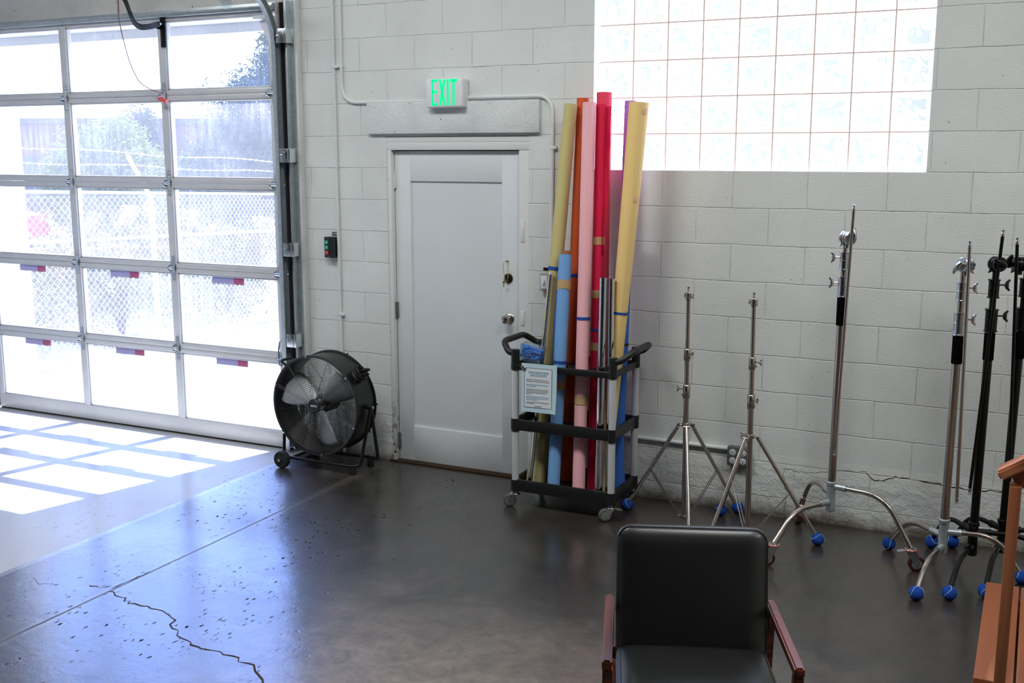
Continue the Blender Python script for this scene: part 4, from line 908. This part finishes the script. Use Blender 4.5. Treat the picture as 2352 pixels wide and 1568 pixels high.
# clear box with blue filling, tipped against the left handle
bxo = V(-.614, -.421, .905)
bx = thing('clear_box', 'clear acrylic box of blue contents with a round hole, tipped on the cart', 'box', bxo)
R = Matrix.Rotation(math.radians(13), 4, 'Y') @ Matrix.Rotation(math.radians(3), 4, 'Z'); bw, bd, bh = .066, .041, .048
g = G(R); g.box(-bw, bw, -bd, -bd+.003, -bh, bh).box(-bw, bw, bd-.003, bd, -bh, bh).box(-bw, -bw+.003, -bd, bd, -bh, bh).box(bw-.003, bw, -bd, bd, -bh, bh).box(-bw, bw, -bd, bd, -bh, -bh+.003)
n = 32; o_ = []; i_ = []
for i in range(n):
    a = 2*PI*i/n; c, s = math.cos(a), math.sin(a); q = 1/max(abs(c)/bw, abs(s)/bd); o_.append((c*q, s*q)); i_.append((c*.028, s*.026))
for z in (bh, bh-.003):
    for i in range(n):
        j = (i+1) % n; g.f([g.v((*o_[i], z)), g.v((*o_[j], z)), g.v((*i_[j], z)), g.v((*i_[i], z))])
g.obj('case', 'acrylic', bx, smooth=False)
g = G(R); rn = random.Random(5)
for _ in range(300): g.sph((rn.uniform(-.056, .056), rn.uniform(-.030, .030), rn.uniform(-.036, .034)), rn.uniform(.006, .0085), (rn.uniform(.7, 1.4), 1, rn.uniform(.6, 1.1)), 10, 6)
o = g.obj('filling', 'glove', bx); o['kind'] = 'stuff'
# the notice hung on the front of the top tray
nt = thing('notice_sheet', 'pale blue bordered notice about seamless paper backdrops clipped to the cart', 'sign', (-.527, -.516, .725), math.radians(1.5))
g = G(); nx, nz = 10, 12; gr = []
for i in range(nx+1):
    row = []
    for j in range(nz+1):
        x = -.108+.216*i/nx; z = -.139+.278*j/nz; cu = max(0, (i/nx-.55))*max(0, (.45-j/nz))
        row.append(g.v((x-.02*cu, -.012*cu+.000-.010*(1-j/nz), z)))
    gr.append(row)
for i in range(nx):
    for j in range(nz): g.f([gr[i][j], gr[i+1][j], gr[i+1][j+1], gr[i][j+1]])
o = g.obj('sheet', 'paperblue', nt, smooth=False); o.modifiers.new('s', 'SOLIDIFY').thickness = .0012
def ny(z): return -.010*(1-(z+.139)/.278)
def npanel(x0, x1, z0, z1, dy, m, nm):
    g = G(); k_ = []
    for q in range(9):
        z = z0+(z1-z0)*q/8; k_.append((g.v((x0, ny(z)-dy, z)), g.v((x1, ny(z)-dy, z))))
    for a, b in zip(k_, k_[1:]): g.f([a[0], a[1], b[1], b[0]])
    return g.obj(nm, m, nt, smooth=False)
npanel(-.089, .080, -.113, .114, .0014, 'ink', 'border_line'); npanel(-.0865, .0775, -.1105, .1115, .0017, 'paper', 'print_panel')
tx = math.atan2(.010, .278)
def ntext(s, size, m, x, z, sx=1., al='LEFT', nm='text_line'): return text_obj(nm, s, size, m, nt, (x, ny(z)-.0024, z), PI/2+tx*-1., 0, .0002, sx, al)
ntext('SEAMLESS PAPER', .0185, 'inkb', -.003, .083, .92, 'CENTER', 'heading'); ntext('BACKDROPS', .0185, 'inkb', -.003, .067, .92, 'CENTER', 'heading')
ln = [('NO TAPE IS ALLOWED ON ANY WALL. USE', 'ink', .046), ('SANDBAGS TO HOLD DOWN THE BACKDROP.', 'ink', .036), ('USE A SPRING CLAMP TO SECURE THE ROLL', 'inkb', .017), ('TO THE CROSSBAR.', 'inkb', .008),
      ('NO SHOES ARE ALLOWED ON BACKDROPS', 'ink', -.010), ('WITHOUT COVER. YOU MUST EITHER TAKE', 'ink', -.019), ('YOUR SHOES OFF, USE SHOE COVERS, OR', 'ink', -.028), ('STAY OFF.', 'ink', -.037),
      ('YOU ARE RESPONSIBLE FOR WEAR AND TEAR,', 'inkb', -.052), ('WHICH CAN BE PAID BACK TO US AT THE', 'inkb', -.061), ('END OF YOUR SHOOT.', 'inkb', -.070), ('IF YOU DO WANT TO CUT THE PAPER THERE', 'ink', -.084), ('WILL BE $10 FEE', 'ink', -.092)]
for s, m_, z in ln: ntext(s, .0072, m_, -.076, z, .93)
ntext('Samantha', .014, 'inkb', -.003, -.107, .8, 'CENTER', 'signature')
G().lathe([(.011, 0), (.011, .003), (.007, .006)], (-.088, -.004, .108), (0, -1, 0), 18).box(-.108, -.09, -.012, -.002, .105, .125, .003).obj('clip', 'zinc', nt)

# ================================================================== LIGHT STANDS
def tknob(g, p, d, r=.004, L=.022, w=.016):
    d = d.normalized(); u, v_, _ = frame(d); p = Vector(p)
    g.cyl(p, p+d*L, r, n=8); q = p+d*L
    g.cyl(q, q+d*.010, .007, n=12)
    g.tube([q+d*.005-v_*w+d*.008, q+d*.005-v_*w*.5, q+d*.005, q+d*.005+v_*w*.5, q+d*.005+v_*w+d*.008], [.003, .0045, .005, .0045, .003], 8)
def ballfoot(parent, p, R=.034):
    b = G().sph(p, R, n=22, m=14).obj('ball_foot', 'ball', parent); rn = random.Random(int(p.x*1e4)); q = Quaternion((rn.gauss(0, 1), rn.gauss(0, 1), rn.gauss(0, 1), 1)).normalized()
    pts = []
    for i in range(48):
        t = 2*PI*i/48; v = Vector((math.cos(t)+.35*math.cos(3*t)*.0, math.sin(t), .55*math.sin(2*t))).normalized(); pts.append(p+(q @ v)*R*1.003)
    part_label(G().tube(pts, .0013, 5, True).obj('seam', 'seam', b), 'pale seam line'); part_label(b, 'blue tennis ball foot'); return b
def light_stand(label, base, az0, lean, kn):
    st = thing('tripod_light_stand', label, 'light stand', (base[0], base[1], 0), 0, 'steel tripod light stands')
    def c(z): return V(lean*z, 0, z)
    G().cyl(c(.02), c(.74), .0155, n=18).obj('lower_tube', 'nickel', st); G().cyl(c(.74), c(.94), .0135, n=18).obj('middle_tube', 'nickel', st); G().cyl(c(.94), c(1.25), .0115, n=18).obj('upper_tube', 'nickel', st)
    for z0, z1, r, a in ((.708, .785, .0205, kn[0]), (.918, .985, .0185, kn[1])):
        d = V(math.cos(a), math.sin(a), 0); g = G().lathe([(r*.85, 0), (r, .004), (r, z1-z0-.004), (r*.85, z1-z0)], c(z0), (0, 0, 1), 22)
        g.box(-.007, .007, 0, .018, z0+.006, z1-.006) if False else g.cyl(c(z0+.02)+d*r*.8, c(z0+.02)+d*(r+.008), .006, n=8)
        co_ = g.obj('collar', 'nickel', st); g = G(); tknob(g, c(z1-.025)+d*r*.9, d); g.obj('knob', 'nickel', co_)
    g = G().lathe([(.012, 0), (.0165, .003), (.0165, .040), (.012, .044)], c(1.25), (0, 0, 1), 20); tp = g.obj('top_socket', 'nickel', st)
    g = G()
    for a in (kn[2], kn[2]+PI*.9): tknob(g, c(1.273)+V(math.cos(a), math.sin(a), 0)*.013, V(math.cos(a), math.sin(a), .1), .004, .010, .012)
    g.obj('knob', 'nickel', tp); G().lathe([(.006, 0), (.0078, .004), (.0078, .012), (.0055, .015), (.0055, .022), (.0078, .025), (.0078, .032), (.003, .034)], c(1.293), (0, 0, 1), 14).obj('spigot', 'chrome', tp)
    g = G().lathe([(.019, 0), (.024, .004), (.024, .022), (.019, .026)], c(.548), (0, 0, 1), 22)
    for i in range(3):
        a = az0+i*2*PI/3; d = V(math.cos(a), math.sin(a), 0); s = V(-d.y, d.x, 0)
        for q in (-.013, .013): g.cyl(c(.562)+s*q, c(.562)+s*q+d*.046, .0035, n=6); g.box(0, 0, 0, 0, 0, 0) if False else None
        g.cyl(c(.556)+d*.040-s*.017, c(.556)+d*.040+s*.017, .0085, n=10)
    hb_ = g.obj('leg_collar', 'nickel', st); g = G(); tknob(g, c(.562)+V(math.cos(az0+PI), math.sin(az0+PI), 0)*.022, V(math.cos(az0+PI), math.sin(az0+PI), 0), .004, .014, .014); g.obj('knob', 'nickel', hb_)
    g = G().lathe([(.017, 0), (.022, .004), (.022, .018), (.017, .022)], c(.022), (0, 0, 1), 20)
    for i in range(3):
        a = az0+i*2*PI/3; d = V(math.cos(a), math.sin(a), 0); g.cyl(c(.032)+d*.018, c(.032)+d*.034, .007, n=8)
    g.obj('brace_collar', 'nickel', st)
    R_ = .36
    for i in range(3):
        a = az0+i*2*PI/3; d = V(math.cos(a), math.sin(a), 0); s = V(-d.y, d.x, 0)
        A = c(.556)+d*.040; B = d*R_+V(0, 0, .040); lg = G().cyl(A, B, .0105, n=14).obj('leg', 'nickel', st)
        mid = A.lerp(B, .55); g = G()
        for q in (-.0075, .0075): g.cyl(mid+s*q, c(.032)+d*.032+s*q, .0028, n=6)
        g.cyl(mid-s*.013, mid+s*.013, .0045, n=8); g.obj('brace', 'nickel', st)
        ballfoot(st, B+d*.004-V(0, 0, .006))
    return st
dg = math.radians
light_stand('steel tripod light stand just right of the paper-roll cart', (.279, -.321), dg(51), -.009, (dg(190), dg(-35), dg(-20)))
light_stand('steel tripod light stand in front of the grey outlet box', (.658, -.414), dg(8), -.010, (dg(-35), dg(0), dg(150)))

def cstand(name, label, base, S_, group):
    x, y = base; st = thing(name, label, 'light stand', (x, y, 0), 0, group); mc, ml, mk = S_['col'], S_['leg'], S_['collar']; ln_ = S_.get('lean', 0)
    def c(z): return V(ln_*z, 0, z)
    h0, h1 = S_['hub']; G().lathe([(.020, 0), (.0245, .004), (.0245, .03), (.0225, .035), (.0225, h1-h0-.02), (.027, h1-h0-.018), (.027, h1-h0-.004), (.022, h1-h0)], c(h0), (0, 0, 1), 26).obj('hub', S_['hubm'], st)
    s0, s1 = S_['sleeve']; G().cyl(c(h0+.02), c(s1), .0200, n=22).obj('column', mc, st)
    G().lathe([(.0225, 0), (.0245, .003), (.0245, s1-s0-.002), (.0225, s1-s0)], c(s0), (0, 0, 1), 22).obj('sleeve', 'foam', st)
    zc = S_['collars']
    G().cyl(c(s1), c(zc[1][0]), .0150, n=20).obj('middle_tube', S_['thin'], st); G().cyl(c(zc[1][0]), c(S_['head'].z-.01), .0118, n=18).obj('upper_tube', S_['thin'], st)
    for i, (z0, z1) in enumerate(zc):
        r = .0270-.003*i; L = z1-z0
        cl = G().lathe([(r-.003, 0), (r+.004, .001), (r+.004, .006), (r, .008), (r, L*.52), (r+.0012, L*.53), (r+.0012, L*.56), (r, L*.57), (r, L-.009), (r+.004, L-.007), (r+.004, L-.001), (r-.003, L)], c(z0), (0, 0, 1), 28).obj('collar', mk, st)
        a = S_['knob_az']; d = V(math.cos(a), math.sin(a), 0); g = G(); p = c(z0+L*.70)+d*r*.9
        g.cyl(p, p+d*.028, .0042, n=8).cyl(p+d*.024, p+d*.040, .008, n=12); u, v_, _ = frame(d)
        g.tube([p+d*.046-v_*.026, p+d*.034-v_*.012, p+d*.034, p+d*.034+v_*.012, p+d*.046+v_*.026], [.0045, .008, .009, .008, .0045], 10); g.obj('knob', S_['knobm'], cl)
    H = S_['head']-V(x, y, 0); ax = S_['head_ax'].normalized(); hm = S_['headm']
    hd = G().lathe([(.001, -.026), (.030, -.026), (.034, -.023), (.034, -.011), (.027, -.010), (.027, -.003), (.034, -.002), (.034, .008), (.027, .009), (.027, .015), (.034, .016), (.034, .029), (.031, .032), (.001, .033)], H, ax, 32)
    hd.cyl(H-V(0, 0, .05), H-V(0, 0, .01), .0145, n=18); hd = hd.obj('grip_head', hm, st)
    u, v_, _ = frame(ax); wv = S_.get('wing', .3); wd = (u*math.cos(wv)+v_*math.sin(wv)); q = H+ax*.036
    G().cyl(H+ax*.034, H+ax*.054, .010, n=16).tube([q-wd*.014+ax*.008, q+ax*.014, q+wd*.018+ax*.017, q+wd*.040+ax*.012, q+wd*.052+ax*.008], [.013, .015, .0135, .010, .005], 12).obj('wing_handle', hm, hd)
    g = G(); tknob(g, H-V(0, 0, .035)-V(RGT.x, RGT.y, 0)*.012*S_.get('side', 1), -V(RGT.x, RGT.y, 0)*S_.get('side', 1)+V(0, 0, .3), .0035, .012, .012); g.obj('knob', S_['knobm'], hd)
    a, b = S_['rod'][0]-V(x, y, 0), S_['rod'][1]-V(x, y, 0); d = (a-b).normalized()
    rd = G().cyl(b+d*.03, a-d*.03, .0079, n=14).obj('extension_arm', S_['rodm'], st)
    for p, e in ((a, d), (b, -d)): G().lathe([(.0079, -.032), (.0086, -.030), (.0086, -.018), (.006, -.014), (.006, -.008), (.0082, -.006), (.0082, -.002), (.003, 0)], p, e, 14).obj('arm_tip', S_.get('tip', 'chrome'), rd)
    for (ex, ey), zh, kind, rzc in S_['legs']:
        v = V(ex-x, ey-y, 0); R_ = v.length; d = v/R_; ze = .115 if kind != 'ball' else .046
        hh = S_.get('reach', .66); pts = fillet([d*.020+V(0, 0, zh), d*R_*hh+V(0, 0, zh+S_.get('dz', .0)), d*R_+V(0, 0, ze)], .11, 8)
        lg = G().tube(pts, .0125, 14).obj('leg', ml, st); G().cyl(d*.016+V(0, 0, zh), d*.075+V(0, 0, zh), .0165, n=16).cyl(d*.066+V(0, 0, zh), d*.080+V(0, 0, zh), .018, n=16).obj('leg_socket', S_['hubm'], st)
        if kind == 'ball': ballfoot(st, d*(R_+.003)+V(0, 0, .034))
        else:
            e = (pts[-1]-pts[-4]).normalized(); G().cyl(pts[-1]-e*.075, pts[-1]-e*.0, .0165, n=16).obj('caster_socket', 'nickel', st)
            caster(st, d*R_, .040, rzc, 'maroon', kind == 'brake', .115, .030, True)
    return st
SIL = dict(col='nickel', leg='nickel', collar='chrome', hubm='galv', thin='nickel', knobm='chrome', headm='zinc', rodm='nickel')
BLK = dict(col='bsteel', leg='bsteel', collar='bsteel', hubm='bsteel', thin='bsteel', knobm='blackp', headm='bsteel', rodm='bsteel', tip='chrome')
cstand('rolling_stand', 'silver stand on three castered legs behind the right side of the armchair', (1.082, -.418), dict(SIL, hub=(.215, .375), sleeve=(1.185, 1.327), collars=[(1.327, 1.432), (1.462, 1.553)], knob_az=dg(205),
       head=W(1947, 546, -.418), head_ax=V(.75, -.75, -.05), wing=1.6, rod=(W(1962, 470, -.465), W(1916, 1046, -.445)), lean=.004,
       legs=[((.871, -.75), .265, 'caster', dg(205)), ((.872, -.088), .31, 'caster', dg(120)), ((1.492, -.523), .350, 'brake', dg(20))]), 'silver stands')
cstand('c_stand', 'silver stand on blue ball feet left of the two black stands', (1.636, -.519), dict(SIL, hub=(.115, .29), sleeve=(1.055, 1.19), collars=[(1.19, 1.30), (1.352, 1.442)], knob_az=dg(12),
       head=W(2219, 608, -.519), head_ax=V(-.55, -.85, .05), wing=-2.2, rod=(W(2228, 553, -.555), W(2197, 1157, -.555)), side=-1, lean=.003,
       legs=[((1.366, -.267), .205, 'ball', 0), ((1.561, -.883), .15, 'ball', 0), ((1.99, -.462), .225, 'ball', 0)]), 'silver stands')
cstand('c_stand', 'black stand on blue ball feet, the one next to the silver stands', (1.765, -.441), dict(BLK, hub=(.10, .27), sleeve=(1.07, 1.20), collars=[(1.205, 1.315), (1.365, 1.455)], knob_az=dg(12), lean=.006,
       head=W(2290, 606, -.441), head_ax=V(.6, -.85, .0), wing=2.6, rod=(W(2305, 527, -.49), W(2226, 1135, -.48)), side=1,
       legs=[((1.563, -.143), .22, 'ball', 0), ((1.698, -.816), .15, 'ball', 0), ((2.15, -.38), .22, 'ball', 0)]), 'black stands')
cstand('c_stand', 'black stand on blue ball feet partly behind the wooden handrail', (1.892, -.335), dict(BLK, hub=(.10, .27), sleeve=(1.07, 1.20), collars=[(1.205, 1.315), (1.365, 1.455)], knob_az=dg(12), lean=.008,
       head=W(2342, 606, -.335), head_ax=V(-1, -.35, 0), wing=1., rod=(W(2337, 545, -.39), W(2318, 1080, -.40)), side=1,
       legs=[((1.66, -.09), .22, 'ball', 0), ((1.846, -.716), .15, 'ball', 0), ((2.27, -.27), .22, 'ball', 0)]), 'black stands')

# ================================================================== ARMCHAIR
CH = thing('armchair', 'black leather armchair with dark stained wooden arms in the foreground', 'armchair', (1.058, -2.782, 0), dg(21))
def cushion(w, h, t, bev, puff, m, name, mtx, nx=14, nz=14):
    b = bmesh.new(); bmesh.ops.create_cube(b, size=1, matrix=Matrix.Diagonal((w, t, h, 1)))
    bmesh.ops.subdivide_edges(b, edges=b.edges[:], cuts=nx, use_grid_fill=True)
    ex = bev
    for v in b.verts:
        X, Y, Z = v.co; hx, hy, hz = w/2, t/2, h/2
        ix, iy, iz = (max(-hx+ex, min(hx-ex, X)), max(-hy+ex*.9, min(hy-ex*.9, Y)), max(-hz+ex, min(hz-ex, Z)))
        dv = Vector((X-ix, Y-iy, Z-iz))
        if dv.length > 1e-6:
            k_ = dv.normalized()*ex; v.co = Vector((ix, iy, iz))+Vector((k_.x, k_.y*.9, k_.z))
        u = (1-(X/hx)**2)*(1-(Z/hz)**2); v.co.y += (puff*u if Y > 0 else -puff*u)*(abs(Y)/hy)
    g = G(mtx); g.add(b); return g.obj(name, m, CH, 80)
tb = math.radians(-12.7)
Mb = Matrix.Translation((0, .195, .575)) @ Matrix.Rotation(tb, 4, 'X')
bk = cushion(.50, .46, .09, .044, .010, 'leather', 'backrest', Mb)
g = G(Mb)
def loop(w, h, y, r): 
    return [V(sx*(w-r)+r*math.cos(a0+q*PI/12), y, sz*(h-r)+r*math.sin(a0+q*PI/12)) for sx, sz, a0 in ((1, 1, 0), (-1, 1, PI/2), (-1, -1, PI), (1, -1, 1.5*PI)) for q in range(7)]
g.tube(loop(.2475, .2275, -.026, .047), .0022, 6, True).tube(loop(.2475, .2275, .026, .047), .0022, 6, True); g.obj('piping', 'leather', bk)
Ms = Matrix.Translation((0, -.115, .392)) @ Matrix.Rotation(math.radians(-4), 4, 'X') @ Matrix.Rotation(PI/2, 4, 'X')
stc = cushion(.498, .52, .10, .040, .020, 'leather', 'seat', Ms)
g = G(Ms); g.tube(loop(.236, .247, .040, .03), .0028, 6, True); g.obj('piping', 'leather', stc)
def bar_(g, a, b, w, h, bev=.006):
    a, b = Vector(a), Vector(b); d = (b-a); L = d.length; q = d.to_track_quat('Y', 'Z').to_matrix().to_4x4()
    t = bmesh.new(); bmesh.ops.create_cube(t, size=1, matrix=Matrix.Diagonal((w, L, h, 1))); bmesh.ops.bevel(t, geom=t.edges[:], offset=bev, segments=2, affect='EDGES')
    g.add(t, Matrix.Translation((a+b)/2) @ q)
for s in (-1, 1):
    xa = .270*s; g = G(); bar_(g, (xa, .245, .532), (xa+.010*s, -.275, .542), .030, .034); g.obj('armrest', 'walnut', CH)
    g = G(); bar_(g, (xa+.008*s, -.255, .535), (xa+.008*s, -.235, .0), .030, .045, .008); g.obj('front_leg', 'walnut', CH)
    g = G(); bar_(g, (xa, .225, .54), (xa, .30, .0), .030, .045, .008); g.obj('rear_leg', 'walnut', CH)
    g = G(); bar_(g, (xa-.012*s, .24, .30), (xa-.010*s, -.24, .345), .024, .05, .005); g.obj('side_rail', 'walnut', CH)
g = G(); bar_(g, (-.26, -.21, .325), (.26, -.21, .325), .024, .045, .004); g.obj('front_rail', 'walnut', CH)
g = G(); bar_(g, (-.26, .20, .36), (.26, .20, .36), .024, .045, .004); g.obj('rear_rail', 'walnut', CH)

# ================================================================== WOODEN STEPS AND HANDRAIL
SB = V(2.4, -1.47, 0); stp = thing('wooden_steps', 'reddish wooden steps with a post and sloping handrail at the right edge', 'steps', SB)
def sb(g, x0, x1, y0, y1, z0, z1, b=.003): g.box(x0-SB.x, x1-SB.x, y0-SB.y, y1-SB.y, z0, z1, b)
yn, yf = -1.963, -.985
for i in range(4):
    xa = 1.852+.275*i; z = .18*(i+1)
    for j in range(2):
        g = G(); sb(g, xa+.139*j, xa+.139*j+.131, yn, yf, z-.038, z); g.obj('tread_board', 'redwood', stp)
for y in (yn+.03, yf-.07):
    g = G(); o_ = [(1.90, 0), (1.90, .142)]
    for i in range(1, 4): o_ += [(1.852+.275*i+.02, .18*i-.038), (1.852+.275*i+.02, .18*(i+1)-.038)]
    o_ += [(2.95, .682), (2.95, .42), (2.20, 0)]
    g.prism([(a-SB.x, b) for a, b in o_], (0, y-SB.y+.038, 0), (1, 0, 0), (0, 0, 1), .038); g.obj('stringer', 'redwood_x', stp, smooth=False)
g = G(); sb(g, 1.920, 1.958, -2.045, -1.966, .0, .925, .004); g.obj('rail_post', 'redwood_z', stp)
g = G(); sb(g, 2.92, 2.958, -2.045, -1.966, .3, 1.60, .004); g.obj('rail_post', 'redwood_z', stp)
ra, rb = V(1.885, -2.005, .955)-SB, V(3.05, -2.005, 1.735)-SB
g = G(); bar_(g, ra, rb, .089, .036, .007); g.obj('handrail', 'redwood_x', stp)
g = G(); bar_(g, V(1.935, -1.975, .925)-SB, V(2.95, -1.975, 1.605)-SB, .03, .06, .003); g.obj('sub_rail', 'redwood_x', stp)

# ================================================================== LIGHT
sun = bpy.data.lights.new('sun', 'SUN'); sun.energy = 13; sun.angle = math.radians(.55); sun.color = (1, .955, .88)
so = bpy.data.objects.new('sun', sun); COL.objects.link(so); so.location = (3, 6, 9)
so.rotation_euler = V(-.156, -.597, -.788).to_track_quat('-Z', 'Y').to_euler()
def add_fill_panel(x, y, power, label):  # unseen panel light, added to lift the brightness of the walls
    t = thing('fill_panel', label, 'added fill light', (x, y, ZC), 0, 'added fill lights')
    G().box(-.62, .62, -.42, .42, -.16, -.10, .006).cyl((-.5, 0, -.10), (-.5, 0, 0), .006, n=8).cyl((.5, 0, -.10), (.5, 0, 0), .006, n=8).obj('housing', 'plastic_w', t)
    l = bpy.data.lights.new('tube', 'AREA'); l.shape = 'RECTANGLE'; l.size = 1.2; l.size_y = .8; l.energy = power; l.color = (.985, 1, .965)  # plain area rectangle that gives the added fill
    o = bpy.data.objects.new('tube', l); COL.objects.link(o); o.parent = t; o.location = (0, 0, -.165)
add_fill_panel(-3.6, -2.3, 30, 'added white fill light under the ceiling over the painted floor strip')
add_fill_panel(-1.1, -2.6, 55, 'added white fill light under the ceiling over the dark floor')
add_fill_panel(1.6, -2.6, 42, 'added white fill light under the ceiling over the armchair')
add_fill_panel(4.2, -2.6, 38, 'added white fill light under the ceiling over the wooden steps')
wd = bpy.data.worlds.new('sky'); S.world = wd; wd.use_nodes = True; nt_ = wd.node_tree; bg = nt_.nodes['Background']
tc = nt_.nodes.new('ShaderNodeTexCoord'); sx_ = nt_.nodes.new('ShaderNodeSeparateXYZ'); nt_.links.new(tc.outputs['Generated'], sx_.inputs[0])
rp_ = nt_.nodes.new('ShaderNodeValToRGB'); nt_.links.new(sx_.outputs[2], rp_.inputs[0]); e = rp_.color_ramp.elements
e[0].position = 0.; e[0].color = (.42, .52, .76, 1); e[1].position = .24; e[1].color = (.32, .52, 1.27, 1); e2 = rp_.color_ramp.elements.new(.58); e2.color = (.22, .38, 1.05, 1); e3 = rp_.color_ramp.elements.new(.9); e3.color = (.06, .12, .32, 1)
nt_.links.new(rp_.outputs[0], bg.inputs[0]); bg.inputs[1].default_value = 8.
S.view_settings.view_transform = 'Standard'; S.view_settings.look = 'None'; S.view_settings.exposure = .3; S.view_settings.gamma = 1.
S.view_settings.use_curve_mapping = False
S.cycles.use_denoising = True; S.cycles.max_bounces = 14; S.cycles.diffuse_bounces = 8; S.cycles.glossy_bounces = 5; S.cycles.transparent_max_bounces = 16; S.cycles.transmission_bounces = 8
S.cycles.caustics_reflective = False; S.cycles.sample_clamp_indirect = 12.
